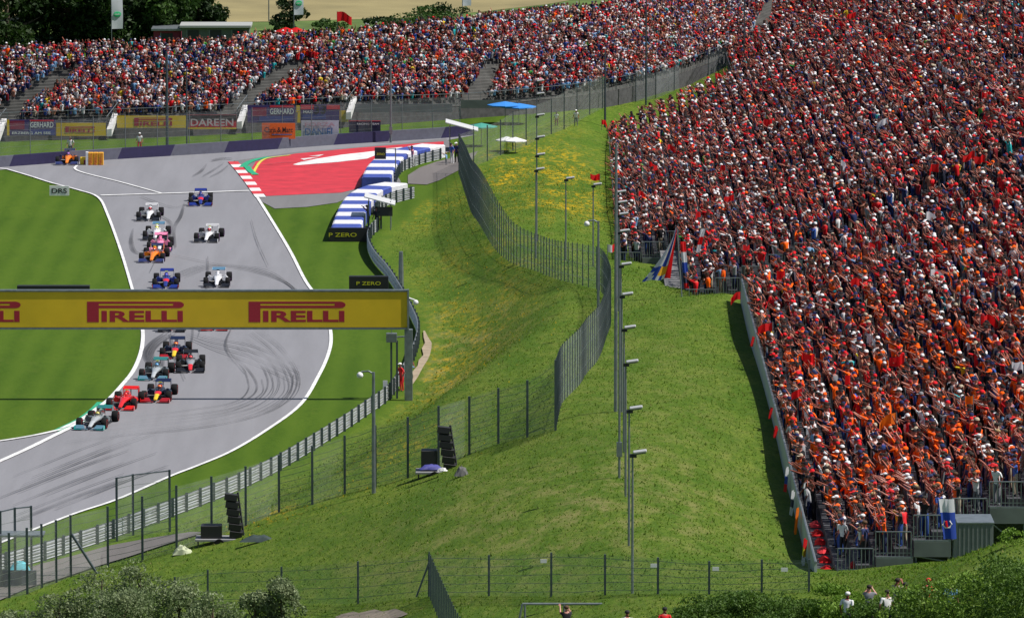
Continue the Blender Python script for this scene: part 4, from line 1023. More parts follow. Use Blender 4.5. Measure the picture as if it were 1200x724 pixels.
# lower skirts under the middle block front, dark
M_skirt = mat('stand_shadow_frame', (.05,.05,.055), .8)
def rail_line(pts, h=1.05, parent=None, bars=.5, name='railing'):
    mb = MB(); P = [Vector(p) for p in pts]
    mb.tube([p+Vector((0,0,h)) for p in P], .028, 5); mb.tube([p+Vector((0,0,.15)) for p in P], .02, 4)
    for a, b in zip(P[:-1], P[1:]):
        L = (b-a).length; m_ = max(1, int(L/bars))
        for i in range(m_+1): q = a.lerp(b, i/m_); mb.tube([q, q+Vector((0,0,h))], .018 if i % 3 else .03, 4, cap=False)
    return mb.build(name, M_galv, parent)
for (k, ya, yb) in ((-9, 486, 602), (4, 605, 634)):
    rail_line([(row_x(k, y)-.42, y, deck_z(k, y)) for y in np.linspace(ya, yb, 8)], parent=st, bars=1.2)
# stepped near end: fascia, supports, railings, braces
M_fascia = mat('weathered_grey_board', (.115,.135,.125), .8, noise=.2, nscale=1.2)
def near_end(y, ks, step, drop=.62):
    for k in ks:
        x0 = row_x(k, y)-.42; x1 = x0+.8*step; z = deck_z(k, y)
        MB().box(x0+.02, x1-.02, y-.62, y-.5, z-drop, z+.02).build('fascia_board', M_fascia, st)
        MB().box(x0+.02, x1-.02, y-.60, y-.48+.0, z+.03, z+.10).build('edge_beam', M_galv, st)
        g_ = float(hgt(x0, y)); 
        if z-drop-g_ > .2:
            for xx in (x0+.1, x1-.1): MB().tube([(xx, y-.4, g_-.2), (xx, y-.4, z-drop)], .05, 6).build('support_post', M_galv, st)
            MB().tube([(x0+.1, y-.45, z-drop), (x1+.6, y-.45, g_)], .03, 5).build('brace', M_galv, st)
        rail_line([(x0, y-.52, z+.1), (x1-.1, y-.52, z+.1)], parent=st, bars=.16)
near_end(304.0, range(1, 24, 2), 2)
near_end(440.0, range(-4, 6, 2), 2, drop=.35); near_end(485.6, range(-9, -4, 2), 2, drop=.35)
# gap filled with stair flight seen between the blocks
fl = [];
for i in range(26):
    k = -9+i*.36/.8*1.0; y = 438.6; x = row_x(-5.2, 440)+.0+i*.0; 
for i in range(16):
    y = 441+i*2.6; x = row_x(-5.1, y); z = deck_z(-5.0, y)-.0
    MB().box(x-.75, x+.55, y, y+2.5, z-.35, z).build('stair_tread', M_concrete, st)
# dark void under the near end
# grey ribbed container in front of the stand end
def ribbed_box(name, a, wx, wy, h, mat_, label, cat):
    t = empty(name, a, 0, label, cat); MB().box(0, wx, 0, wy, 0, h).build('body', mat_, t)
    n_ = int(wx/.18)
    for i in range(n_): MB().box(i*.18+.05, i*.18+.12, -.03, 0.0, .1, h-.08).build('rib', mat_, t)
    MB().box(-.03, wx+.03, -.05, wy+.03, h+.003, h+.06).build('roof', M_galv, t); return t
ppm = 29.0; a = W(1122, 650, ppm); 
ribbed_box('site_container', Vector((a.x, a.y, a.z-.6)), 42/ppm, 2.2, 37/ppm+.6, mat('container_grey_green', (.16,.18,.17), .7, noise=.12), 'grey green ribbed container below the end of the near grandstand', 'container')

def stand_spots():
    out = []
    for s_ in SECT:
        for k in range(s_['k0'], s_['k1']):
            y = s_['y0']+rng.uniform(.1,.6); 
            while y < s_['y1']:
                out.append((k, y)); y += rng.uniform(.5,.95)*(1 if rng.random() > .06 else 2.0)*(.72 if y < 318 else 1 if y < 335 else 1.18)
    return out
spots = []
for k, y in stand_spots():
    x = row_x(k, y)+rng.uniform(-.14,.14); z = deck_z(k, y); u, v, pp = proj((x, y, z+1.2))
    if u > 1235 or v < -22: continue
    if k in (0,) and y < 324: continue
    if k == 1 and y < 309: continue
    # stair aisles crossing the blocks
    if any(abs((y-ya)) < .75 for ya in (498, 560)) : continue
    if s_ and -6 <= k <= -5 and y < 484: continue
    spots.append((pp, x, y, z, k, u, v))
spots.sort(key=lambda s: -s[0])
NH = 270
ordn = ['front','second','third','fourth','fifth','sixth','seventh','eighth','ninth','tenth','eleventh','twelfth','thirteenth','fourteenth','fifteenth','sixteenth','seventeenth','eighteenth','nineteenth','twentieth','twenty-first','twenty-second','twenty-third','twenty-fourth','twenty-fifth']
hero_w = dict(orange=8, black=4, navy=4, white=2.2, red=2.5, grey=1, skin=.8, blue=.7, lightblue=.5, beige=.6, yellow=.25, teal=.3)
hs, hn = pick_cols(NH, hero_w)
SHORT = {'clapping with raised hands':'clapping','holding both arms up':'both arms up','reaching both arms forward':'reaching forward','holding a phone up to the eyes':'filming','raising one arm':'one arm raised','standing with arms down':'arms down'}
hkeys = list(ARMS); hatn = list(HAT)+list(HAIR)
hw = [1.5,1.3,1.2,1.8,1.6,3.6,2.8,.6]; hpo = [2.6,.8,1.6,2.2,1.4,7]
seen = set()
for i in range(NH):
    pp, x, y, z, k, u, v = spots[i]; sh = hn[i]
    for _try in range(40):
        pose = random.choices(hkeys, hpo)[0]; hat = random.choices(hatn, hw)[0]; q = 0 if 'cap' in hat else 1; tr = random.choice(['navy','black','grey','beige','blue'])
        if (pose, hat, tr, sh, k) not in seen: break
    seen.add((pose, hat, tr, sh, k))
    shl = 'bare-chested spectator' if sh == 'skin' else 'spectator in %s shirt' % {'lightblue': 'pale-blue'}.get(sh, sh)
    dpt = ' at the stand end' if y < 309 else (' near the stand end' if y < 315 else '')
    person(FIG[(pose, q)], (x, y, z), R(-90)+R(random.gauss(12, 34)), sh, tr, hat, '%s, %s, %s, %s row%s' % (shl+' and '+tr+' trousers', hat, SHORT[pose], ordn[k], '' if y >= 315 else ''),
           'spectators standing in the lower right of the hillside grandstand', random.uniform(.94, 1.06), mat('bare_skin', (.46,.22,.15), .6) if sh == 'skin' else None)
rest = spots[NH:]; n_ = len(rest)
pos = np.array([(s[1], s[2], s[3]) for s in rest]); us = np.array([s[5] for s in rest]); vs_ = np.array([s[6] for s in rest])
pal_a = dict(red=5.5, white=4.8, black=5.0, navy=4.6, grey=1.1, skin=1.6, orange=.35, lightblue=.5, teal=.35, blue=.6, pink=.3, yellow=.15, green=.12, maroon=1.5)
pal_b = dict(orange=12.0, red=2.6, white=2.4, black=4.6, navy=3.0, grey=.9, skin=1.6, lightblue=.35, teal=.15, blue=.5, pink=.15, yellow=.2, maroon=1.2)
ca, _ = pick_cols(n_, pal_a); cb, _ = pick_cols(n_, pal_b)
mixp = np.clip((vs_-300+(us-900)*.28)/260, .0, .92); shirts = np.where((rng.random(n_) < mixp)[:,None], cb, ca)*rng.uniform(.75,1.15,(n_,1))
def clump(P, sx, sy, seed):
    r_ = np.random.default_rng(seed); f = np.zeros(len(P))
    for _ in range(14): a = r_.normal(size=2); f += np.sin(P[:,0]*a[0]/sx*3+P[:,1]*a[1]/sy*3+r_.uniform(0,6.3))
    return f/2.6
cl1, cl2, cl3 = clump(pos, 2.2, 9, 1), clump(pos, 2.0, 8, 2), clump(pos, 2.6, 10, 3)
for f_, col_, th in ((cl1, (.72,.012,.02), 1.25), (cl2, (.76,.76,.78), 1.4), (cl3, (.012,.014,.03), 1.25)):
    m_ = (f_ > th) & (rng.random(n_) < .6); shirts[m_] = np.array(col_)*rng.uniform(.8,1.1,(m_.sum(),1))
m_ = (cl2 < -.8) & (rng.random(n_) < mixp*.95); shirts[m_] = np.array((1.0,.125,.004))*rng.uniform(.8,1.05,(m_.sum(),1))
hats, _ = pick_cols(n_, dict(white=2.0, red=1.7, black=6.5, navy=2, beige=.7, maroon=1.2, grey=.8, orange=.3))
ho, _ = pick_cols(n_, dict(white=1.4, orange=1.0, black=6.5, navy=2, beige=.8, maroon=1.2, red=1.2)); hats = np.where((rng.random(n_) < mixp)[:,None], ho, hats)
hats = np.where((rng.random(n_) < .28)[:,None], np.array([(.035,.018,.012)]), hats)
crowd('crowd', pos, R(-90)+np.radians(rng.normal(10, 34, n_)), rng.uniform(.96, 1.12, n_), shirts, hats, LOW, 'dense crowd of spectators in red, white, orange and dark clothes filling the hillside grandstand')
print('crowd right', n_, 'heroes', NH)

# ================================================================ FAR CURVED STAND
BASE_UV = [(-240,160,14.6),(-40,149,14.5),(60,145,14.45),(180,141,14.4),(300,135,14.3),(400,128,14.2),(480,126,14.1),(560,123,14.0),(640,116,13.9),(700,109,13.8),(770,94,13.6),(830,74,13.4),(872,54,13.3),(900,42,13.25)]
base3 = [np.array(W(u, v, p)) for u, v, p in BASE_UV]
Bs = [np.array(p) for p in spline(base3, 8)]; Bq = resample(Bs, .36)
M_tread = mat('worn_terrace', (.10,.10,.095), .9, noise=.3, nscale=1)
NR = 26; PITCHR = .50; RISE = .222
def skew_at(u): return .72 if u < 420 else (.72-.6*(u-420)/200 if u < 620 else .10)
fs_ = empty('far_grandstand', (float(Bs[0][0]), float(Bs[0][1]), 0), 0, 'long curved grandstand full of people behind the corner at the top', 'grandstand'); OF = Vector((float(Bs[0][0]), float(Bs[0][1]), 0))
def bpt(q, u, k, fwd=0): return np.array((q[0]+(skew_at(u)*PITCHR*k), q[1]+PITCHR*k+fwd, q[2]+RISE*k))
AISLES = [(-16,16),(264,294),(546,572)]
Bc = resample(Bs, 2.5)
for k in range(NR+1):
    vs = []; fs = []; Bk = [q for q in Bc if k <= np.interp(proj(q)[0], [0, 200, 420, 560, 700], [21.5, 21.5, 23, 25, 27])]
    for i, q in enumerate(Bk):
        u = proj(q)[0]; p = bpt(q, u, k)
        for (dy, dz) in ((-.26,-.35),(-.26,0),(.26,0),(.26,-.35)): vs.append((p[0]-OF.x, p[1]+dy-OF.y, p[2]+dz))
    for i in range(len(Bk)-1):
        for a_ in range(4): b_ = (a_+1) % 4; fs.append((4*i+a_, 4*i+b_, 4*i+4+b_, 4*i+4+a_))
    MB().add(vs, fs).build('terrace_step', M_tread, fs_)
def kmax(u): return np.interp(u, [0, 200, 420, 560, 700], [21.5, 21.5, 23, 25, 27])
bsp = []
for k in range(NR):
    j_ = 0
    while j_ < len(Bq)-1:
        q = Bq[int(j_)]; u0 = proj(q)[0]; p = bpt(q, u0, k); u, v, pp = proj((p[0], p[1], p[2]+1))
        j_ += rng.uniform(.95, 1.7)
        if any(a-3 < u0 < b+1 for a, b in AISLES) and k < (15 if u0 < 500 else 12): continue
        if u < -25 or u > 905 or v < -25 or k > kmax(u): continue
        if u > 866 and k < 22 and abs((u-884)-(45-v)*.5) < 8: continue
        bsp.append((p[0]+rng.uniform(-.08,.08), p[1]+rng.uniform(-.06,.06), p[2], u, v))
bsp = np.array(bsp); n_ = len(bsp)
sh, _ = pick_cols(n_, dict(red=2.4, white=5.0, black=4.8, navy=6.0, grey=1.8, lightblue=1.9, blue=1.3, orange=.45, teal=.35, pink=.45, skin=1.0, beige=.5, yellow=.2, green=.15, maroon=1.2))
ht, _ = pick_cols(n_, dict(red=1.1, white=2.2, black=5, navy=2, beige=1, grey=1, maroon=1)); ht = np.where((rng.random(n_) < .35)[:,None], np.array([(.06,.032,.018)]), ht)
crowd('crowd', bsp[:, :3], np.radians(rng.uniform(-55, 15, n_)), rng.uniform(.78, .90, n_), sh*rng.uniform(.7,1.1,(n_,1)), ht, LOWB, 'packed crowd of spectators in red, white and navy on the long far grandstand')
print('crowd back', n_)
# front: banners, stair ends
def far_board(u0, u1, vt, vb, col, label, lines=(), name='banner', y_=None, thick=.06):
    uc = (u0+u1)/2; q = min(Bs, key=lambda b: abs(proj(b)[0]-uc)); y = y_ if y_ else min(b[1] for b in Bs if u0-6 < proj(b)[0] < u1+6)-.42
    zb_, zt_ = z_at(vb, y), z_at(vt, y); pp = proj((0, y, zb_))[2]; x0, x1 = (u0-600)/pp, (u1-600)/pp
    t = empty(name, ((x0+x1)/2, y, zb_), 0, label, 'banner')
    MB().box(-(x1-x0)/2, (x1-x0)/2, 0, thick, 0, zt_-zb_).build('panel', col, t)
    for L_ in lines:
        s, fx, fz, fw = L_[:4]; fh, m_ = (None, L_[4]) if len(L_) == 5 else L_[4:]
        if s == '#LOGO': long_p_logo(t, (fx*(x1-x0), -.012, fz*(zt_-zb_)), fw*(x1-x0), m_)
        elif s == '#': MB().box((fx-fw/2)*(x1-x0), (fx+fw/2)*(x1-x0), -.012, -.002, (fz-fh/2)*(zt_-zb_), (fz+fh/2)*(zt_-zb_)).build('colour_block', m_, t)
        else: text(s, 1, m_, t, (fx*(x1-x0), -.025, fz*(zt_-zb_)), bold=.015, width=fw*(x1-x0), height=fh*(zt_-zb_))
    return t
M_purp = mat('banner_purple', (.055,.035,.16), .7, noise=.1); M_bred = mat('banner_bright_red', (.62,.03,.05), .6); M_dred = mat('banner_dark_red', (.25,.02,.06), .7)
M_bblue = mat('banner_blue', (.04,.06,.26), .7); M_borg = mat('banner_orange', (.80,.14,.02), .7, noise=.08); M_bwht = mat('banner_white', (.48,.49,.56), .7, noise=.08); M_blu = mat('blue_lettering', (.06,.16,.38), .6)
far_board(8.5, 65, 140.5, 159, M_purp, 'purple banner with red block and white lettering at far left under the stand', [('#',-.29,.66,.30,.55,M_dred),('#',.22,.94,.5,.10,M_bred),('GERHARD',.22,.68,.48,.36,M_wl),('#',.22,.2,.54,.34,M_bblue),('ERZBERG AM SEE',.0,.16,.8,.16,M_wl),('#',-.48,.5,.05,1.0,M_py)])
far_board(66, 124, 144.5, 159.5, M_py, 'yellow banner with red lettering and a hanging flag left of the first stair', [('#LOGO',-.02,.5,.6,M_pr)])
far_board(96, 112, 146, 156.5, M_bblue, 'blue and red flag hanging over the yellow banner', [('#',.05,.5,.35,.7,M_dred)], name='flag', y_=(min(Bs, key=lambda b: abs(proj(b)[0]-100))[1]-.58))
far_board(137, 219, 136, 150, M_py, 'yellow banner with red lettering right of the first white stair', [('#LOGO',.02,.5,.55,M_pr)])
far_board(220, 277, 135, 151.5, M_bred, 'red and black banner with white outlined lettering beside the second stair', [('#',0,.80,1.0,.40,M_black),('#',0,.06,1,.12,M_py),('DAREEN',0,.48,.88,.5,mat('pale_lettering', (.62,.5,.55), .6))])
far_board(290, 346, 123.5, 144, M_purp, 'purple banner with red block and white lettering above the orange banner', [('#',-.25,.62,.3,.5,M_dred),('#',.22,.93,.5,.12,M_bred),('GERHARD',.22,.65,.5,.32,M_wl),('#',.1,.22,.7,.3,M_bblue)])
far_board(347, 352, 124, 144, M_py, 'narrow yellow panel between two purple banners')
far_board(352, 398, 123, 143, M_purp, 'purple and red banner with dark number above the white banner', [('#',-.32,.86,.34,.26,M_bred),('#',.34,.86,.34,.26,M_bred),('33',.0,.72,.3,.5,M_black),('#',-.15,.3,.6,.3,M_bblue),('MAX',-.3,.58,.25,.16,M_wl)])
far_board(398, 408, 130, 143, M_py, 'short yellow panel left of the third white stair')
yb = G(320, 176).y+1.6
far_board(307, 346, 144.5, 163, M_borg, 'orange handmade banner with dark lettering above the wall', [('Chris & Marc',0,.58,.85,.34,M_black),('#',.1,.28,.6,.05,M_blu)], y_=G(320,176.5).y+1.5)
far_board(353, 397, 141.5, 162, M_bwht, 'white handmade banner with blue lettering above the wall', [('DANIEL',0,.36,.8,.4,M_blu),('FORZA',0,.78,.8,.22,mat('pale_pink', (.5,.3,.36), .7))], y_=G(380,171.5).y+1.5)
far_board(409, 446, 141.5, 155.5, mat('banner_night', (.02,.02,.06), .7), 'dark banner with a thin red edge and pale lettering', [('#',0,.97,1,.06,M_bred),('RACING TEAM',.1,.72,.7,.16,M_wl)], y_=G(430,168).y+1.5)
far_board(540, 590, 117.5, 127, M_fascia, 'long grey low wall beneath the far stand', name='stand_wall')
far_board(408, 530, 122, 132, mat('grey_wall', (.13,.135,.15), .8), 'grey retaining wall under the centre of the far stand', name='stand_wall')
for (u, v0, v1, lb) in ((-1.5,134,166,'white sloping stair wall at the far left edge'),(129.5,127,160,'white sloping stair wall left of the long yellow banner'),(282,118,151,'white sloping stair wall right of the red lettered banner'),(410,108,140,'white sloping stair wall beside the grey wall')):
    q = min(Bs, key=lambda b: abs(proj(b)[0]-u)); y = q[1]-1.5; z0 = z_at(v1, y); z1 = z_at(v0+6, y); pp = proj((0,y,z0))[2]; x = (u-600)/pp
    t = empty('stair_wall', (x, y, z0), 0, lb, 'stair wall'); h = (z1-z0)
    MB().add([(-.32,0,0),(.1,0,0),(.55,1.6,h*.80),(.12,1.6,h*.80),(-.32,0,.55),(.1,0,.62),(.55,1.6,h*.95),(.12,1.6,h*.95)], [(0,1,5,4),(1,2,6,5),(2,3,7,6),(3,0,4,7),(4,5,6,7),(0,3,2,1)]).build('side_wall', M_stairw, t)
    mb = MB(); mb.tube([(-.3,0,1.6),(.5,1.8,h*.95+.8)], .03, 5)
    for i in range(6): f = i/5; mb.tube([(-.3+.8*f,1.8*f,.55+(h*.9-.55)*f),(-.3+.8*f,1.8*f,1.6+(h*.95-.8)*f)], .02, 4)
    mb.build('handrail', M_galv, t)
rail_line([(b[0]-OF.x, b[1]-.38-OF.y, b[2]-.0) for b in Bc], parent=fs_, bars=.9)
vs = []
for b in Bc: vs += [(b[0]-OF.x, b[1]-.28-OF.y, min(b[2]-.02, 20)), (b[0]-OF.x, b[1]-.20-OF.y, -.5)]
MB().add(vs, [(2*i, 2*i+1, 2*i+3, 2*i+2) for i in range(len(Bc)-1)]).build('front_skirt', mat('skirt_dark_boards', (.07,.07,.075), .9, noise=.3), fs_)
pL, pR = Bc[0], Bc[-1]

# ================================================================ POLES AND LAMPS
def pole(u, vb, vt, label, name='lamp_post', cat='lamp post', kind='lamp', rad=.058, group=None, bp=None):
    p = bp or GT(u, vb); h = (vb-vt)/proj(p)[2]/CP
    t = empty(name, p, 0, label, cat, group)
    MB().tube([(0,0,-.3),(0,0,h*.55),(0,0,h)], [rad, rad*.9, rad*.7], 8).build('pole', M_galv if kind != 'thin' else M_post, t, smooth=True)
    if kind == 'lamp':
        MB().box(-.12,.16,-.08,.08,h-.12,h+.02).build('bracket', M_dark, t)
        mt = Matrix.Translation((.28,0,h+.05)) @ Matrix.Rotation(R(-8), 4, 'Y')
        hd_ = MB().box(-.26,.30,-.2,.2,.02,.12, mat=mt).build('lamp_head', mat('lamp_housing', (.42,.43,.44), .5, .1), t, bevel=.03)
        MB().box(-.2,.25,-.16,.16,-.02,.018, mat=mt).build('lamp_glass', mat('lamp_glass', (.10,.11,.12), .2), hd_)
    if kind == 'dome':
        MB().tube([(0,0,h-.1),(-.25,0,h+.05),(-.62,0,h+.02)], .045, 6).build('arm', M_galv, t)
        MB().ball((-.68,0,h-.16), .17, 10, 7).build('camera_dome', M_wl, t, smooth=True)
    if kind == 'box': MB().box(-.13,.13,-.1,.1,h*.12,h*.2).build('junction_box', M_galv, t)
    return t
LP = [(741,696,533,'nearest lamp post of the long row beside the stand, foot by the low fence'),(737,640,481,'second nearest lamp post of the long row beside the stand'),(733,583,427,'third nearest lamp post of the row beside the stand'),
 (731,530,386,'fourth nearest lamp post of the row beside the stand'),(728.5,483,347,'fifth lamp post of the row, level with the near stand wall top'),(727.5,440,312,'sixth lamp post of the row, head below the big hanging flag'),(726,395,273,'seventh lamp post of the row, level with the front block of the stand'),(725,365,253,'eighth lamp post of the row, head against the crowd edge'),
 (724,350,239,'ninth lamp post of the row, head against the crowd edge'),(723,335,227,'tenth lamp post of the row, head just under the ninth one')]
for u, vb, vt, lb in LP: pole(u, vb, vt, lb, group='lamp posts in the row beside the stand')
for u, vb, vt, lb in [(628,303,200,'front lamp post of the far row behind the palisade fence'),(629,283,183,'second lamp post of the far row above the flower meadow'),(629,262,163,'third lamp post of the far row above the flower meadow'),(629,240,137,'fourth lamp post of the far row above the flower meadow'),(629,215,112,'fifth lamp post of the far row, head against the far wire fence'),(629,200,97,'rearmost lamp post of the far row, head against the far crowd'),
   (663,305,211,'lone lamp post standing in the yellow flower meadow'),(695,312,218,'lamp post at the right edge of the flower meadow')]:
    pole(u, vb, vt, lb, group='lamp posts behind the palisade fence')
pole(438,578,436,'grey pole with a white camera dome on the foreground slope by the fence',name='camera_pole',cat='camera pole',kind='dome',rad=.11)
pole(701,372,260,'grey pole with a white camera dome at the bend of the palisade fence',name='camera_pole',cat='camera pole',kind='dome',rad=.09)
pole(721.5,483,170,'tall thick mast between the palisade fence and the lamp row',name='mast',cat='mast',kind='x',rad=.10)
pole(725.7,560,350,'shorter plain mast standing in the lamp row',name='mast',cat='mast',kind='box',rad=.06)
pole(709,150,60,'thin mast standing left of the top corner of the stand',name='mast',cat='mast',kind='thin',rad=.10)
pole(757,124,-40,'tall thin mast rising in front of the far crowd',name='mast',cat='mast',kind='thin',rad=.09)
pole(872,75,-30,'thin mast at the seam between the two grandstands',name='mast',cat='mast',kind='thin',rad=.08)
pole(470,343,295,'short square grey post on the slope just above the banner end',name='post',cat='post',kind='x',rad=.2)
pole(458,168,75,'grey mast behind the coloured wall left of the canopy',name='mast',cat='mast',kind='box',rad=.10)
pole(196,178,62,'left grey mast behind the navy and grey wall',name='mast',cat='mast',kind='thin',rad=.13)
pole(219,176,80,'right thin mast behind the navy and grey wall',name='mast',cat='mast',kind='thin',rad=.07)
for u, v0, v1, lb in ((1157,52,-20,'left of three thin masts inside the upper crowd'),(1172,60,-20,'middle of three thin masts inside the upper crowd'),(1187,72,-20,'right of three thin masts inside the upper crowd')):
    pp = 28+.0098*(u-960)+.0224*(v0-660); p = W(u, v0, pp); p.z -= 1; pole(u, v0, v1, lb, name='mast', cat='mast', kind='thin', rad=.06, bp=p)
# light post cluster by the gantry column
p = G(461, 467); t = empty('equipment_mast', p, 0, 'twin dark posts with grey equipment box beside the gantry column', 'mast')
for x in (-.12, .22): MB().box(x-.06,x+.06,-.06,.06,0,3.5).build('post', M_post, t)
MB().box(-.42,.22,-.2,.15,3.4,3.95).build('equipment_box', M_galv, t, bevel=.02); MB().tube([(.2,0,3.7),(1.0,0,3.75)], .05, 6).build('arm', M_galv, t); MB().tube([(-.1,0,3.9),(-.1,0,4.7)], .02, 5).build('aerial', M_galv, t)
MB().box(-.62,-.35,-.1,-.05,.55,1.1).build('warning_plate', M_wl, t)

# ================================================================ SIGNS, LIGHT PANELS, BOARDS
o, w_, h_ = board('distance_sign', 58, 81, 219.5, 231, 0, M_wl, 'small white sign with black letters on the infield grass', 'sign', thick=.05)
text('DRS', 1, M_black, o, (0, -.012, h_*.5), bold=.02, width=w_*.78, height=h_*.5)
o.location.z = .1
p = G(446, 214); t = empty('light_panel', p, 0, 'black light panel with yellow letters on a thin mast by the tyre wall', 'sign')
pp = proj(p)[2]; zt_ = (214-172)/pp; 
MB().box(-.45,.42,-.05,.1,zt_-.95,zt_-.05).build('panel', M_black, t, bevel=.02); text('ZERO', 1, M_yl, t, (0,-.07,zt_-.55), width=.62, height=.16); text('24', 1, M_dark, t, (0,-.07,zt_-.2), width=.3, height=.12)
MB().tube([(1.15,0,0),(1.15,0,zt_-.1)], .05, 6).build('post', M_galv, t); MB().tube([(1.15,0,zt_-.12),(.35,0,zt_-.2)], .03, 5).build('arm', M_galv, t)
# orange/yellow foam marker wall at the escape road
p = G(112.5, 194); t = empty('marker_board', p, 0, 'yellow orange foam boards with red lettering beside the far orange car', 'marker board')
pp = proj(p)[2]
for i in range(3): 
    x = (-9+i*6)/pp; MB().box(x, x+5.6/pp, 0, .5, .02, 15/pp).build('foam_panel', mat('foam_orange_yellow', (.85,.42,.02), .6), t, bevel=.02)
    me_ = text_mesh('PIRELLI', .33, M_kred); o = link_mesh('lettering', me_, t, loc=(x+.33/1.7*1.0, -.02, .5)); o.rotation_euler = (0, R(-90), 0)
MB().box(-12/pp, -9.2/pp, 0, .5, .02, 15.5/pp).build('end_panel', M_wl, t)
p = G(99, 193.5); t = empty('tyre_stack', p, 0, 'low yellow and dark red marker block between the far orange car and foam boards', 'marker'); MB().box(-.35,.35,0,.4,0,.6).build('block', M_py, t, bevel=.03); MB().box(-.05,.33,-.02,.0,.05,.4).build('label_patch', M_dred, t)

# ================================================================ CANOPIES AND MARSHAL POSTS
def canopy(u, v, wx, wy, h, label, rz=0, slope=-.45):
    p = G(u, v, 0); t = empty('canopy', p, rz, label, 'canopy')
    mt = Matrix.Translation((0,0,h)) @ Matrix.Rotation(R(15), 4, 'Y') @ Matrix.Rotation(R(-1), 4, 'X')
    MB().box(-wx/2,wx/2,-wy/2,wy/2,0,.1, mat=mt).build('roof', mat('canopy_roof', (.55,.56,.57), .5), t, bevel=.02)
    for x in (-wx*.35, wx*.35):
        for y in (-wy*.3, wy*.3): MB().tube([(x,y,0),(x,y,h)], .04, 6).build('post', M_galv, t)
    return t
t = canopy(445, 268, 2.3, 3.2, 2.1, 'white roofed marshal shelter by the black lettered barrier end', 0)
MB().box(-.2,.95,-1.3,-1.2,1.05,1.72).build('back_panel', M_dark, t)
canopy(541, 176, 2.7, 3.4, 1.95, 'white roofed shelter at the far end of the coloured wall', 0)
def umbrella(u, v, r, h, colr, label):
    p = GT(u, v); t = empty('umbrella', p, 0, label, 'umbrella', None); n_ = 8
    vs = [(0,0,h)]+[(r*math.cos(2*math.pi*i/n_), r*math.sin(2*math.pi*i/n_), h-.28) for i in range(n_)]+[(r*math.cos(2*math.pi*i/n_), r*math.sin(2*math.pi*i/n_), h-.36) for i in range(n_)]
    MB().add(vs, [(0,1+i,1+(i+1) % n_) for i in range(n_)]+[(1+i,9+i,9+(i+1) % n_,1+(i+1) % n_) for i in range(n_)]).build('canopy_cloth', colr, t)
    MB().tube([(0,0,0),(0,0,h)], .03, 6).build('pole', M_galv, t)
M_ub = mat('umbrella_blue', (.03,.22,.62), .7); M_ug = mat('umbrella_green', (.05,.28,.22), .7)
umbrella(592,146,1.5,1.9,M_ub,'left blue umbrella behind the far wire fence'); umbrella(608,146,1.5,1.75,M_ub,'right blue umbrella behind the far wire fence')
umbrella(564,172,1.3,1.9,M_ug,'dull green umbrella right of the far shelter roof'); umbrella(594,178,.9,1.2,M_wl,'small white umbrella behind the far wire fence')
umbrella(604,180,.9,1.3,M_wl,'low white parasol beside the track behind the far fence')

# ================================================================ SPEAKER TRAILERS
def trailer(u, v, hb, wb, label, tilt, stack_x, deck_w, flagcloth):
    p = GT(u, v); t = empty('speaker_trailer', p, 0, label, 'loudspeaker trailer')
    MB().box(0,deck_w,-.5,.9,.38,.5).build('deck', mat('trailer_deck', (.25,.25,.26), .7), t, bevel=.02)
    for x in (.15, deck_w-.15): MB().tube([(x,-.4,-.1),(x,-.4,.4)], .04, 5).build('leg', M_dark, t)
    for x in (deck_w*.45,): 
        wh = MB(); wh.tube([(x,-.62,.26),(x,-.45,.26)], .26, 14); wh.build('wheel', M_tyre, t)
    MB().tube([(deck_w,.2,.42),(deck_w+.75,.2,.25)], .05, 6).build('drawbar', M_dark, t)
    MB().box(.28,.28+wb,-.3,.6,.5,.5+hb).build('speaker_cabinet', M_black, t, bevel=.03)
    sx = stack_x; n_ = 6; e = MB()
    for i in range(n_):
        a = R(4-i*1.6); x = sx-.0-i*tilt; e2 = Matrix.Translation((x, 0, .55+i*.37)) @ Matrix.Rotation(R(7), 4, 'Y') @ Matrix.Rotation(a, 4, 'X')
        MB().box(-.34,.30,-.35,.35,0,.34, mat=e2).build('speaker_element', M_black, t, bevel=.02)
    MB().tube([(sx+.38,.3,.45),(sx+.38-n_*tilt,.3,.55+n_*.37)], .06, 5).build('support', M_dark, t)
    return t
t = trailer(229, 642, .65, 1.05, 'black loudspeaker stack on a trailer at lower left by the tall fence', .05, 2.05, 2.7, None)
t = trailer(487, 563, 1.05, .82, 'black loudspeaker stack on a small trailer in the centre of the slope', .06, 1.72, 2.15, None)
def tarp(p, sx, sy, h, m_, label, seed, cat='tarpaulin'):
    r_ = random.Random(seed); n_ = 9; vs = []; fs = []
    for i in range(n_):
        for j in range(n_):
            a = (i/(n_-1)-.5)*2; b = (j/(n_-1)-.5)*2; z = h*max(0, (1-a*a))*max(0, (1-b*b))**.5*r_.uniform(.6,1.1)
            vs.append((a*sx+r_.uniform(-.05,.05), b*sy+r_.uniform(-.05,.05), z))
    for i in range(n_-1):
        for j in range(n_-1): fs.append((i*n_+j, (i+1)*n_+j, (i+1)*n_+j+1, i*n_+j+1))
    o = MB().add(vs, fs).build(cat.replace(' ', '_'), m_, None, smooth=True); o.location = p; return tag(o, label, cat)
p = GT(214, 650); tarp(p+Vector((0,0,.0)), .5, .35, .5, mat('pale_green_canvas', (.42,.46,.30), .8), 'crumpled pale green cover lying left of the lower loudspeaker trailer', 3, 'cover')
p = GT(303, 636); tarp(p+Vector((0,0,.05)), .9, .3, .35, mat('dark_green_canvas', (.03,.05,.05), .8), 'dark green cover lying right of the lower loudspeaker trailer', 4, 'cover')
p = GT(508, 561); tarp(p+Vector((-.1,-.1,.5)), .6, .3, .26, mat('blue_violet_sheet', (.06,.06,.26), .6), 'blue and white cloth heaped on the centre loudspeaker trailer', 5, 'cloth')
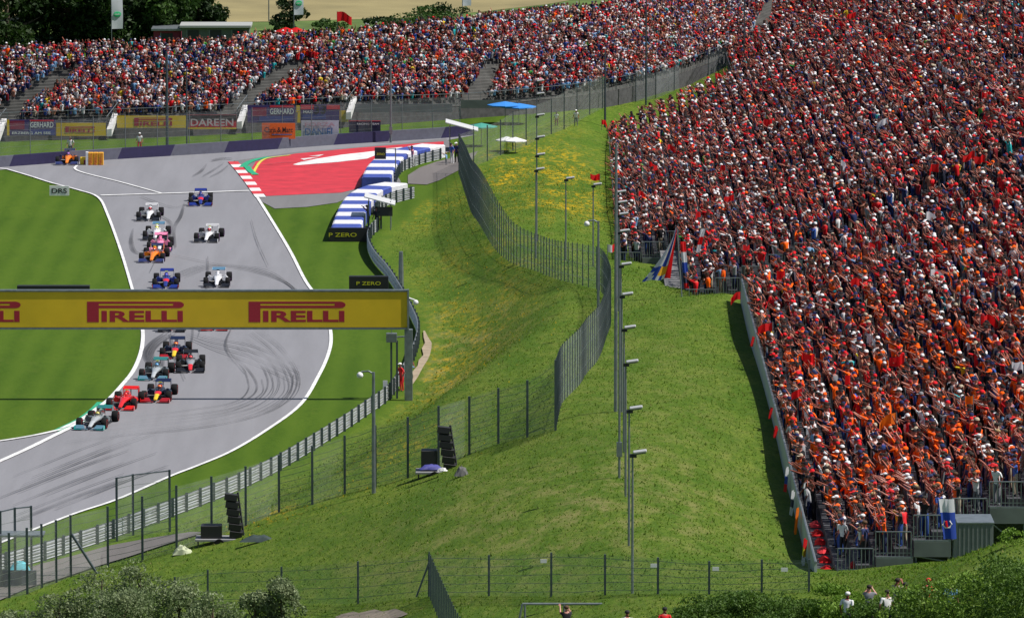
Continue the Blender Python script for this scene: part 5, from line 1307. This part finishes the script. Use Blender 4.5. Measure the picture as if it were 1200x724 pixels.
p = GT(514, 562); tarp(p+Vector((.2,-.3,.5)), .22, .15, .18, M_wl, 'small white cloth on the centre loudspeaker trailer', 8, 'cloth')
p = GT(541, 558); tarp(p+Vector((0,0,.05)), .34, .35, .5, mat('grey_sacks', (.10,.10,.10), .8), 'grey sacks lying right of the centre loudspeaker trailer', 6, 'sacks')
p = GT(24, 676); tarp(p+Vector((0,0,.3)), .55, .3, .6, mat('turquoise_cover', (.12,.55,.65), .6), 'turquoise cover on equipment behind the fence at the lower left corner', 9, 'cover')
p = GT(12, 690); t = empty('equipment_shelter', p, 0, 'flat roofed equipment shelter behind the fence at the lower left corner', 'shelter')
MB().box(-1.6,1.7,-.3,1.2,2.65,2.75).build('roof', M_galv, t); MB().box(-1.4,1.3,.2,.3,.0,.9).build('side_panel', M_greyp, t)
for x in (-1.5, 1.55): MB().tube([(x,0,0),(x,0,2.7)], .04, 5).build('post', M_galv, t)

# ================================================================ FLAGS
def wave_flag(p, wx, hz, m_, label, pole_h=None, rz=0, seed=0, name='flag', stripes=None, cat='flag'):
    r_ = random.Random(seed); t = empty(name, p, rz, label, cat); n_ = 9; m2 = 5
    ph = r_.uniform(0, 6); ph0 = pole_h if pole_h is not None else hz+.6
    vs = [(wx*i/(n_-1), .16*math.sin(ph+i*.9)*(.3+i/(n_-1)), ph0-hz*(1-.25*i/(n_-1)*abs(math.sin(ph)))*j/(m2-1)+.13*math.sin(ph+i*.8)*(i/(n_-1))-(.05+.35*abs(math.sin(ph*2)))*(i/(n_-1))**2) for j in range(m2) for i in range(n_)]
    fs = []; mi = []
    for j in range(m2-1):
        for i in range(n_-1): fs.append((j*n_+i, j*n_+i+1, (j+1)*n_+i+1, (j+1)*n_+i)); mi.append((i*len(stripes)//(n_-1)) if stripes else 0)
    mb = MB(); mb.v = vs; mb.f = fs; mb.m = mi
    mb.build('flag_cloth', stripes or m_, t, smooth=True)
    MB().tube([(0,0,-.2),(0,0,ph0+.03)], .022, 5).build('flag_pole', M_galv, t); return t
def flagmat(name, c):
    m = mat(name, c, .8); t = m.node_tree; tr = N(t, 'ShaderNodeBsdfTranslucent'); tr.inputs[0].default_value = (*c, 1); ms = N(t, 'ShaderNodeMixShader'); ms.inputs[0].default_value = .5
    t.links.new(t.nodes['Principled BSDF'].outputs[0], ms.inputs[1]); t.links.new(tr.outputs[0], ms.inputs[2]); t.links.new(ms.outputs[0], t.nodes['Material Output'].inputs[0]); return m
M_fred = flagmat('flag_red', (.80,.012,.015)); M_fwhite = flagmat('flag_white', (.75,.75,.78)); M_fblue = flagmat('flag_blue', (.03,.08,.45)); M_forange = flagmat('flag_orange', (.95,.2,.01))
# in the crowd
def crowd_pt(u, v):
    pp = 28+.0098*(u-960)+.0224*(v-660); return W(u, v, pp)
FL = [(1003,24,'r'),(1018,298,'r'),(1150,120,'r'),(1155,195,'r'),(1180,232,'r'),(1142,190,'r'),(1128,26,'o'),(985,200,'w'),(1085,262,'w'),(905,150,'r'),(838,95,'r'),(805,220,'r'),(870,300,'r'),(760,200,'r'),(748,235,'r'),(1180,330,'r'),
      (1130,305,'w'),(1010,340,'r'),(940,470,'r'),(1090,330,'w'),(955,430,'r'),(1148,385,'r'),(1060,430,'r'),(990,455,'r'),(820,260,'r'),(782,180,'r'),(850,205,'r'),(1100,205,'r'),(1165,85,'r'),(1040,150,'w'),(860,240,'r'),(920,330,'r'),(905,392,'r'),(1185,440,'w'),(1140,480,'o'),(1050,500,'o')]
names = {'r': 'red', 'w': 'white', 'o': 'orange'}
_rank = {}
ORD = ['first','second','third','fourth','fifth','sixth','seventh','eighth','ninth','tenth','eleventh','twelfth','thirteenth','fourteenth','fifteenth','sixteenth','seventeenth','eighteenth','nineteenth','twentieth','twenty-first','twenty-second','twenty-third','twenty-fourth','twenty-fifth','twenty-sixth','twenty-seventh','twenty-eighth','twenty-ninth','thirtieth']
for i, (u, v, c_) in enumerate(sorted(FL)):
    p = crowd_pt(u, v); s_ = random.uniform(.7, 1.1)
    zone = 'upper' if v < 150 else ('middle' if v < 330 else 'lower'); hz_ = 'left' if u < 900 else ('centre' if u < 1060 else 'right')
    wave_flag(p+Vector((0,-.3,-1.0)), .8*s_, .5*s_, {'r': M_fred, 'w': M_fwhite, 'o': M_forange}[c_], '%s %s flag from the left among those waved in the hillside crowd, %s part' % (ORD[_rank.setdefault(c_, 0)], names[c_], zone), 1.7, R(random.uniform(-60,60)+random.choice((0,180))), i)['group'] = 'flags waved in the hillside crowd'; _rank[c_] += 1
# flags at the front of the stand
p = W(1110, 582, 28.3)
def hang(p, wx, h, mats, label, seed=1, rot=0, lean=.3):
    t = empty('flag', p, rot, label, 'flag'); n_ = 6; m2 = 10; vs = []; fs = []; mi = []
    for j in range(m2):
        for i in range(n_): f = j/(m2-1); vs.append((wx*(i/(n_-1)-.5)*(1-.15*f)+lean*f, -.1-.07*math.sin(i*1.7+seed)-.12*f, -h*f))
    for j in range(m2-1):
        for i in range(n_-1): fs.append((j*n_+i, (j+1)*n_+i, (j+1)*n_+i+1, j*n_+i+1)); mi.append(min(len(mats)-1, j*len(mats)//(m2-1)))
    mb = MB(); mb.v = vs; mb.f = fs; mb.m = mi; mb.build('flag_cloth', mats, t, smooth=True); return t
M_fnavy = mat('flag_navy', (.012,.015,.05), .8)
t = hang(W(1109, 584, 29.2), .62, 1.6, [M_fwhite, M_fblue, M_fblue, M_fblue], 'long blue and white flag with pale emblem hanging from the lower stand railing', 2, 0, .15)
mb = MB(); mb.tube([(-.08,-.33,-.85),(-.16,-.34,-1.0),(-.05,-.34,-1.12),(.12,-.34,-1.12),(.2,-.33,-.98),(.12,-.33,-.85)], .035, 5); mb.build('emblem', M_wl, t)
MB().tube([(-.02,-.35,-.85),(.02,-.35,-1.1)], .05, 5).build('emblem', M_fred, t)
# big flag held up on a pole at the near end of the front block
pb = GT(796, 348); t = empty('big_flag', pb, 0, 'huge red white and blue flag hanging from a leaning pole in front of the stand', 'flag')
pp = proj(pb)[2]; Hh = (348-268)/pp
MB().tube([(.15,-.3,0),(-.15,-.3,Hh)], .05, 6).build('flag_pole', M_galv, t)
vs = []; fs = []; mi = []; n_ = 10; m2 = 12
for j in range(m2):
    f = j/(m2-1); xr_ = lerp(-.18, -.55, f); wd = lerp(.10, 1.75, f**1.5)
    for i in range(n_): g = i/(n_-1); vs.append((xr_-wd*g, -.35-.14*math.sin(g*9+f*3), Hh*(1-.72*f)-.18*g*f+.05*math.sin(g*12)))
for j in range(m2-1):
    for i in range(n_-1):
        fs.append((j*n_+i, (j+1)*n_+i, (j+1)*n_+i+1, j*n_+i+1)); g = i/(n_-1)
        mi.append(0 if g < .16 else (1 if g < .3 else (2 if g < .52 else 1)) if j < 8 else (0 if g < .2 else (3 if 8 <= j <= 9 and g < .55 else (2 if (i*7+j*5+i*j) % 5 < 2 else 1))))
mb = MB(); mb.v = vs; mb.f = fs; mb.m = mi; mb.build('flag_cloth', [M_fred, M_fwhite, M_fblue, mat('flag_gold', (.75,.4,.02), .8)], t, smooth=True)
t = hang(W(800, 283, 18.9), .35, 2.9, [M_fred, M_fwhite, M_fblue, M_fnavy, M_fred], 'narrow red white and blue scarf flag hanging down the leaning pole', 4, 0, .25)
hang(W(824, 268, 18.6), .3, 1.5, [M_fwhite, M_fred, M_fwhite], 'red and white flag carried beside the stairway of the front block', 6, 0, -.35)
wave_flag(W(712, 297, 17.8), .8, .5, M_fred, 'small red and white flag at the foot of the crowd edge', .6, R(20), 50, stripes=[M_fwhite, M_fred, M_fred])
wave_flag(W(703, 215, 15.9), .7, .5, M_fred, 'small red flag sticking out of the left edge of the crowd', .7, R(160), 51)
wave_flag(W(868, 352, 20.2), .6, .45, M_fred, 'red pennant on the corner of the stand wall', .5, R(190), 52)
wave_flag(W(705, 150, 14.2), .45, .4, M_fred, 'red flag at the top left corner of the hillside crowd', .7, 0, 53)
wave_flag(W(395, 32, 13.9), 1.25, .85, M_fred, 'red flag with a yellow emblem flying over the far grandstand', 1.3, R(8), 54)
o = bpy.data.objects['flag'] if False else None
# cloths hung on the near wall
for i, (vv, ms, lb) in enumerate([(395,[M_fred],'small red cloth hanging on the upper end of the stand wall'),(478,[M_fred],'red cloth hanging on the middle of the stand wall'),(500,[M_fred],'second red cloth hanging on the middle of the stand wall'),(548,[M_fwhite,M_fblue,M_fred],'white blue and red flag draped on the lower stand wall'),(575,[M_fwhite,M_fnavy,M_fwhite],'dark and white banner draped on the lower stand wall'),(596,[M_forange],'orange cloth draped on the lower stand wall'),(632,[M_fred,mat('flag_yellow',(.75,.6,.03),.8),M_fwhite],'red yellow and white flag near the bottom of the stand wall')]):
    lo, hi = 303.6, 436.0
    for _ in range(30):
        mid = (lo+hi)/2; q = (stand_x(12.86, mid)-.1, mid, 10.1-.0257*(mid-303.6)); 
        if proj(q)[1] > vv: lo = mid
        else: hi = mid
    t = hang(Vector(q), 1.0, 1.1 if i > 2 else .5, ms, lb, i, R(-90), 0)
# piled red cloths on the front steps near the lower end
for i, (kk, yy) in enumerate([(.1,322.5),(.1,319.5),(.1,316.5),(.15,313.5),(.1,310.5),(.1,307.4),(1.6,316),(1.5,306)]):
    p = Vector((row_x(kk, yy), yy, deck_z(int(kk), yy)+.05)); tarp(p, .24, .6, .22, M_fred if i % 3 else mat('bright_red_cloth', (.55,.02,.03), .8), ['uppermost','second','third','fourth','lowest','upper right','right middle','right lower'][i]+' red seat cushion heap on the front steps of the stand', 20+i, 'cushions')['group'] = 'red cushion heaps on the stand steps'

# tall feather banners behind the far stand
for (u, vt_, wpx, lb, em) in ((137.5,-8,14,'tall white feather banner with green emblem in front of the dark trees',17),(350,-8,12,'tall white feather banner with green emblem left of the red flag',4),(547,-10,11,'tall white feather banner cut by the top edge of the picture',None)):
    p = G(u, 62 if u < 200 else (45 if u < 400 else 34)); p.z = 0; t = empty('feather_banner', p, R(22), lb, 'banner'); pp = proj(p)[2]; wd = wpx/pp; top = z_at(vt_-25, p.y)
    b0 = 2.2; n_ = 10; vs = []; fs = []
    for j in range(n_+1):
        z = b0+(top-b0)*j/n_; s_ = wd*(1 if j < n_-1 else .75)
        for i in range(4): vs.append((-wd/2+s_*i/3, .05*math.sin(j*.9+i), z))
    for j in range(n_):
        for i in range(3): fs.append((j*4+i, j*4+i+1, (j+1)*4+i+1, (j+1)*4+i))
    MB().add(vs, fs).build('banner_cloth', flagmat('banner_cloth_white', (.78,.80,.86)), t, smooth=True)
    MB().tube([(-wd/2,0,0),(-wd/2,0,top)], .035, 6).build('pole', M_galv, t)
    if em is not None:
        z = z_at(em, p.y); MB().ball((0,-.08,z), (wd*.36,.03,.27), 12, 6).build('emblem', mat('emblem_green', (.02,.35,.14), .6), t, smooth=True)
        text('SPIELBERG' if em > 10 else 'GREEN', 1, M_wl, t, (0,-.12,z), width=wd*.5, height=.1)

# ================================================================ MARSHALS AND LOOSE PEOPLE
MSH = {}
for k_, f in ARMS.items(): MSH[k_] = FIG[(k_, 0)]
lookL = R(-70)
def stand_person(u, vb, pose, rz, shirt, tr, hat, label, scale=1.0, pos_=None):
    return person(FIG[(pose, 0 if 'cap' in hat else 1)], pos_ or GT(u, vb), rz, shirt, tr, hat, label, None, scale)
stand_person(471, 459, 'standing with arms down', R(-60), 'red', 'red', 'white cap', 'marshal in red overalls standing at the guard rail beside the gantry column, left one')
o_ = stand_person(479, 457, 'clapping with raised hands', R(150), 'lightblue', 'red', 'white cap', 'marshal in red trousers and pale vest standing right of the other marshal')
stand_person(426, 276, 'holding a phone up to the eyes', R(-80), 'black', 'black', 'black cap', 'camera operator in black beside the marshal shelter', pos_=G(432, 268))
stand_person(438, 270, 'standing with arms down', R(-20), 'black', 'black', 'black cap', 'dark dressed marshal under the shelter roof', pos_=G(442, 270))
stand_person(530, 192, 'standing with arms down', R(-50), 'blue', 'white', 'black cap', 'marshal in blue top and white trousers by the far shelter', .95, G(530, 192))
stand_person(536, 191, 'standing with arms down', R(-30), 'navy', 'black', 'white cap', 'marshal in dark clothes next to the one in white trousers', .95, G(535.5, 191))
stand_person(523, 194, 'reaching both arms forward', R(-120), 'lightblue', 'grey', 'fair hair', 'person in light blue crouching at the end of the short guard rail', .6, G(523, 194))
stand_person(483, 196, 'holding a phone up to the eyes', R(-60), 'pink', 'white', 'dark hair', 'person in pink shirt photographing by the short guard rail', .95, G(484, 195.5))
stand_person(82, 176, 'standing with arms down', R(-10), 'white', 'navy', 'brown hair', 'marshal standing behind the wall above the far orange car', .9, G(82.5, 183))
stand_person(163, 175, 'standing with arms down', R(10), 'white', 'red', 'white cap', 'marshal in white and red behind the grey and navy wall', .9, G(163.5, 178))
stand_person(673, 150, 'standing with arms down', 0, 'white', 'grey', 'white cap', 'person in white standing beyond the far wire fence', .8, G(675, 148))
stand_person(654, 150, 'standing with arms down', 0, 'white', 'maroon', 'black cap', 'person in white and red crouching beyond the far wire fence', .7, G(652, 148))
# people at the bottom right in front of the stand
for (u, vb, pose, rz, sh, tr, hat, lb) in [
    (1018,736,'holding a phone up to the eyes',R(170),'grey','black','dark hair','man in grey shirt filming with raised hands below the stand'),
    (1040,741,'standing with arms down',R(200),'white','navy','dark hair','woman with dark hair and white top beside the man in pale shirt below the stand'),
    (1050,729,'holding a phone up to the eyes',R(150),'beige','black','dark hair','man in pale shirt between the woman and the man in green'),
    (1060,734,'standing with arms down',R(170),'green','navy','black cap','man in bright green shirt below the stand'),
    (1088,728,'standing with arms down',R(180),'red','black','red cap','person in red half hidden by the shrubs below the stand'),
    (1114,732,'standing with arms down',R(180),'lightblue','black','black cap','person in turquoise almost hidden by the shrubs'),
    (992,745,'standing with arms down',R(160),'white','black','white cap','person in white cap low behind the leafy bush'),
    (779,760,'standing with arms down',R(180),'red','black','black cap','person in orange red shirt at the bottom edge near the bushes'),
    (735,764,'standing with arms down',R(180),'white','black','black cap','person with dark hair cut by the bottom edge'),
    (664,757,'reaching both arms forward',R(190),'black','black','brown hair','person behind the grey tubular frame at the bottom edge')]:
    pt = GT(u, vb) if vb < 726 else GT(u, vb)
    stand_person(u, vb, pose, rz, sh, tr, hat, lb, .9, pt)
# two climbers on the wall and the people on the front platform
for i, (k, y, sh, hat, lb) in enumerate([(-9,487.2,'teal','dark hair','spectator in turquoise shirt on the front platform end'),(-8,487.0,'grey','brown hair','spectator in grey on the front platform end'),(-5,486.9,'yellow','dark hair','spectator in neon yellow shirt beside the stairway'),(-6,487,'orange','white cap','spectator in orange shirt on the front platform end')]):
    person(FIG[('reaching both arms forward', 1 if 'hair' in hat else 0)], (row_x(k, y), y, deck_z(k, y)), R(-60), sh, 'navy', hat, lb)

# ================================================================ BUILDINGS BEHIND THE FAR STAND
def booth(u0, u1, vt, vb, Y, mats, label, posts=0):
    zt_, zb_ = z_at(vt, Y), z_at(vb, Y); pp = proj((0,Y,zb_))[2]; x0, x1 = (u0-600)/pp, (u1-600)/pp
    t = empty('hut', ((x0+x1)/2, Y, 0), 0, label, 'hut'); h = x1-x0
    MB().box(-h/2, h/2, 0, 3.2, 0, zt_-.25).build('wall', mats[0], t)
    MB().box(-h/2-.2, h/2+.2, -.5, 3.4, zt_-.25, zt_).build('roof', mats[1], t, bevel=.03)
    n_ = max(1, int(h/1.6))
    for i in range(n_):
        x = -h/2+(i+.5)*h/n_; f = MB().box(x-.55,x+.55,-.04,.0,zt_-1.5,zt_-.5).build('window', M_dark, t); MB().box(x-.6,x-.52,-.07,-.02,zt_-1.55,zt_-.45).build('frame', M_galv, f)
    return t
YB = 668
booth(180, 211, 33, 52, YB+3, (M_dred, M_galv), 'small hut with red panel at the left end of the grey booth row')
booth(213, 292, 29.5, 52, YB+2, (M_fascia, mat('hut_roof_grey', (.36,.37,.36), .6)), 'long grey flat roofed booth behind the far stand')
booth(776, 858, -14, 8, YB+6, (mat('dark_grey_cladding', (.05,.055,.065), .6), M_dark), 'dark grey hut at the top centre behind the far stand')
booth(884, 910, -14, 12, YB+12, (M_galv, M_wl), 'pale metal hut at the seam of the two grandstands')
pole(291, 44, 12, 'short mast with box light above the grey booth', name='mast', cat='mast', kind='lamp', rad=.06, bp=Vector(((291-600)/13.6, YB+8, 2.5)))
umbrella(0,0,1,1,M_fred,'x') if False else None
for u, lb in ((318,'left red parasol top behind the far stand'),(331,'right red parasol top behind the far stand')):
    x = (u-600)/13.5; t = empty('umbrella', (x, YB, -.25), 0, lb, 'umbrella'); n_ = 8
    MB().add([(0,0,2.55)]+[(1.1*math.cos(2*math.pi*i/n_), 1.1*math.sin(2*math.pi*i/n_), 2.15) for i in range(n_)], [(0,1+i,1+(i+1) % n_) for i in range(n_)]).build('canopy_cloth', M_fred, t); MB().tube([(0,0,-2),(0,0,2.5)], .03, 5).build('pole', M_galv, t)

# ================================================================ TREES, SHRUBS
def leaves(n_, centers, radii, size, seed, flat=.5, shell=.55):
    r_ = np.random.default_rng(seed); ci = r_.integers(0, len(centers), n_); d = r_.normal(size=(n_,3)); d /= np.linalg.norm(d, axis=1, keepdims=True)
    rad = (shell+(1-shell)*r_.random((n_,1)))**.6; p = centers[ci]+d*rad*radii[ci]
    a = r_.normal(size=(n_,3))+d*.6; a /= np.linalg.norm(a, axis=1, keepdims=True); b = np.cross(a, r_.normal(size=(n_,3))); b /= np.linalg.norm(b, axis=1, keepdims=True); c = np.cross(a, b)
    s = size*r_.uniform(.5, 1.4, (n_,1)); V = np.stack([p-b*s, p-c*s*.5, p+b*s, p+c*s*.5], 1).reshape(-1,3); Fq_ = np.arange(n_*4).reshape(-1,4); return V, Fq_
def tree(p, h, w, m_leaf, label, seed, nl=5000, size=.16, clumps=26, name='tree', cat='tree', trunk=True, zmin=.25, group=None):
    r_ = np.random.default_rng(seed); t = empty(name, p, 0, label, cat, group)
    cz = r_.uniform(zmin, .97, clumps); wd = np.sin(np.clip((cz-zmin)/(1-zmin), .05, .97)*math.pi)**.55
    an = r_.uniform(0, 2*math.pi, clumps); rr_ = r_.uniform(.25, 1, clumps)**.6*w*.5*wd*.85
    ce = np.stack([rr_*np.cos(an), rr_*np.sin(an), cz*h*.93], -1); ra = np.stack([r_.uniform(.12,.24,clumps)*w]*2+[r_.uniform(.10,.17,clumps)*min(w,h)*1.1], -1)
    V, Fq_ = leaves(nl, ce, ra, size, seed); V[:,2] = np.maximum(V[:,2], .02)
    link_mesh('crown', np_mesh('crown', V, Fq_, [m_leaf]), t)
    if trunk:
        mb = MB(); mb.tube([(0,0,-.3),(w*.01,0,h*.3),(-.01*w,0,h*.6),(0,0,h*.85)], [w*.035,w*.028,w*.018,.02], 8); mb.build('trunk', mat('bark', (.10,.075,.05), .9, noise=.3), t)
        for i in range(6): 
            c = ce[i]; z0 = max(.1*h, c[2]*.6); MB().tube([(0,0,z0),(c[0]*.6,c[1]*.6,(z0+c[2])/2),tuple(c)], [w*.018,w*.012,w*.004], 5).build('limb', mat('bark'), t)
    return t
L_dark = leaf_material('leaves_dark_green', (.012,.032,.006), (.030,.065,.012), .5); L_mid = leaf_material('leaves_green', (.028,.070,.010), (.055,.115,.018), .5)
L_mid2 = leaf_material('leaves_fresh_green', (.05,.11,.012), (.10,.18,.025), 1.0)
L_will = leaf_material('leaves_silver_green', (.10,.155,.05), (.26,.31,.165), 1.4); L_bri = leaf_material('leaves_bright_green', (.10,.20,.016), (.20,.32,.04), 1.2)
tx = [(-20,672,12,8.5,0),(18,680,13,8,0),(52,676,12,8,0),(80,684,13,7.5,1),(110,675,12,7.5,0),(140,682,11.5,7,0),(165,676,9.5,6,1),(188,684,8.5,5.5,1),(212,680,7.0,4.2,0),(-2,700,15,9,1),(60,704,15,9,0),(120,702,14,9,0),(170,700,10,7,0)]
for i, (u, Y, h, w_, k) in enumerate(tx):
    p = Vector(((u-600)/13.2, Y, 0)); where = ['at the top left corner','second from the left edge','behind the left part of the far stand','lighter and taller left of the feather banner','just left of the feather banner','right behind the feather banner','lighter, right of the feather banner','above the left booth','at the right end of the wood','rear, at the left edge','rear, left of the banner','rear, behind the banner','rear, at the right of the wood'][i]
    tree(p, h*.72, w_*1.15, L_dark if k == 0 else L_mid, '%s tree %s' % ('dark green leafy' if k == 0 else 'mid green leafy', where), 100+i, 9000, .24, 44, group='trees behind the far stand', zmin=.08)
tree(Vector(((327-600)/12.9, 690, 0)), 3.9, 3.2, L_dark, 'small round dark green bush tree left of the second feather banner', 130, 2500, .16, 20, zmin=.05)
for i, (u, w_, h) in enumerate([(315,3,1.4),(372,5,1.0),(440,6,1.1),(500,7,1.6),(522,6,1.8),(590,7,1.2),(640,7,1.4),(690,7,1.2)]):
    tree(Vector(((u-600)/12.9, 684+i*2, 0)), h*1.5, w_, L_mid if i % 2 else L_dark, 'low green hedge shrub %s' % ['beside the round bush','under the red flag','right of the red flag','in the middle of the field edge','left of the third feather banner','right of the third feather banner','above the far right crowd','near the dark hut'][i]+' at the wheat field edge', 140+i, 1800, .16, 18, name='shrub', cat='shrub', trunk=False, zmin=.02, group='shrubs along the wheat field')
# foreground shrubs, bottom left
FS = [(120,752,3.9,3.6,'big silvery willow shrub at the bottom left'),(165,748,4.1,3.2,'tall silvery green shrub right of the big willow shrub'),(70,756,2.7,3.2,'low silvery shrub near the left corner'),(210,752,3.3,3.2,'silvery green shrub between the tall one and the slim one'),(250,756,2.8,3.0,'rounded pale green shrub at the bottom left of centre'),(300,758,2.9,2.6,'pale shrub beside the pointed one'),(330,752,3.4,2.3,'pointed silvery shrub standing apart at the right of the group'),(20,760,2.0,3.0,'small shrub at the bottom left corner'),(145,764,3.3,4.0,'front willow shrub below the big one')]
for i, (u, v, h, w_, lb) in enumerate(FS):
    p = GT(u, v); tree(p, h*.86, w_*.9, L_will, lb, 200+i, 5200, .07, 34, name='shrub', cat='shrub', zmin=.05, group=None)
GS = [(810,735,1.5,3),(838,728,1.9,3),(865,732,2.2,3),(895,728,1.8,3),(925,730,1.7,3),(955,722,1.6,2.6),(972,724,2.1,2.6),(1000,735,1.9,2.6),(1030,742,1.6,3),(1075,738,2.4,3.2),(1105,732,2.5,3.4),(1135,735,2.5,3.4),(1165,728,2.6,3.4),(1195,730,2.8,3.4),(1180,690,1.2,2.4),(1130,700,1.3,2.4),(1215,700,1.6,2.6),(1090,722,1.6,2.6)]
posn = ['leftmost','second','third','fourth','fifth','sixth','seventh','eighth','ninth','tenth','eleventh','twelfth','thirteenth','fourteenth','fifteenth','sixteenth','seventeenth','eighteenth']
for i, (u, v, h, w_) in enumerate(GS):
    p = GT(u, v); tree(p, h*[.55,.55,.6,.55,.5,.42,.62,.6,.75,.66,.72,.78,.85,.9,.7,.55,.8,.62][i], w_, L_bri if i in (6,7,9,11,14,15,16,17) else L_mid2, '%s leafy green shrub from the left along the bottom right edge' % posn[i], 240+i, 3600, .06, 26, name='shrub', cat='shrub', trunk=False, zmin=.02, group='leafy shrubs at the bottom right')
tree(GT(1185, 640), .7, 1.4, L_bri, 'small bright weed clump on the mound top before the container', 280, 700, .05, 8, name='shrub', cat='shrub', trunk=False, zmin=.02)

# rough grass tufts on the slopes
M_tuft = tint_material('grass_blades'); t = M_tuft.node_tree; tr = N(t, 'ShaderNodeBsdfTranslucent'); t.links.new(t.nodes['Attribute'].outputs['Color'], tr.inputs[0]); ms = N(t, 'ShaderNodeMixShader'); ms.inputs[0].default_value = .45
t.links.new(t.nodes['Principled BSDF'].outputs[0], ms.inputs[1]); t.links.new(tr.outputs[0], ms.inputs[2]); t.links.new(ms.outputs[0], t.nodes['Material Output'].inputs[0])
def tufts():
    n_ = 260000; r_ = np.random.default_rng(11); X = r_.uniform(-34, 36, n_); Y = 265+(r_.random(n_)**1.15)*300
    d = side_dist(X, Y); i = np.clip(np.searchsorted(gx, X)-1, 0, len(gx)-2); j = np.clip(np.searchsorted(gy, Y)-1, 0, len(gy)-2)
    a = (X-gx[i])/(gx[i+1]-gx[i]); b = (Y-gy[j])/(gy[j+1]-gy[j])
    Z = (GZ[j,i]*(1-a)+GZ[j,i+1]*a)*(1-b)+(GZ[j+1,i]*(1-a)+GZ[j+1,i+1]*a)*b
    m = (d > 1.6) & (X < 12.0+KX*(Y-303.6)+np.where(Y<302, 60, 0)) & ((X < row_x(-9.5, Y)) | (Y < 480)); X, Y, Z = X[m], Y[m], Z[m]; n_ = len(X)
    Fl = np.asarray(flower)[np.clip(j[m],0,ny-1), np.clip(i[m],0,nx-1)]
    h = r_.uniform(.03, .10, n_)*np.where(r_.random(n_) < .06, 1.9, 1); an = r_.uniform(0, math.pi, n_); w_ = r_.uniform(.02, .06, n_)
    dx, dy = np.cos(an)*w_, np.sin(an)*w_; lx, ly = r_.uniform(-.1,.1,n_), r_.uniform(-.1,.1,n_)
    V = np.stack([np.stack([X-dx,Y-dy,Z-.02],-1), np.stack([X+dx,Y+dy,Z-.02],-1), np.stack([X+lx,Y+ly,Z+h],-1)], 1).reshape(-1,3)
    pal = np.array([(.10,.19,.014),(.12,.20,.016),(.08,.15,.01),(.15,.20,.03),(.24,.24,.08)]); c = pal[r_.choice(5, n_, p=[.3,.3,.2,.15,.05])]
    yl = r_.random(n_) < Fl*.22; c[yl] = (.55,.36,.01); c = np.repeat(c, 3, 0)
    me = np_mesh('grass_tufts', V, np.arange(n_*3).reshape(-1,3), [M_tuft], cols=c); tag(link_mesh('grass_tufts', me), 'rough grass blades and yellow flowers on the slopes', 'grass', kind='stuff'); print('tufts', n_)
tufts()
print('tris', sum(sum(len(p.vertices)-2 for p in me.polygons) if len(me.polygons) < 60000 else len(me.loops)//3 for me in bpy.data.meshes))
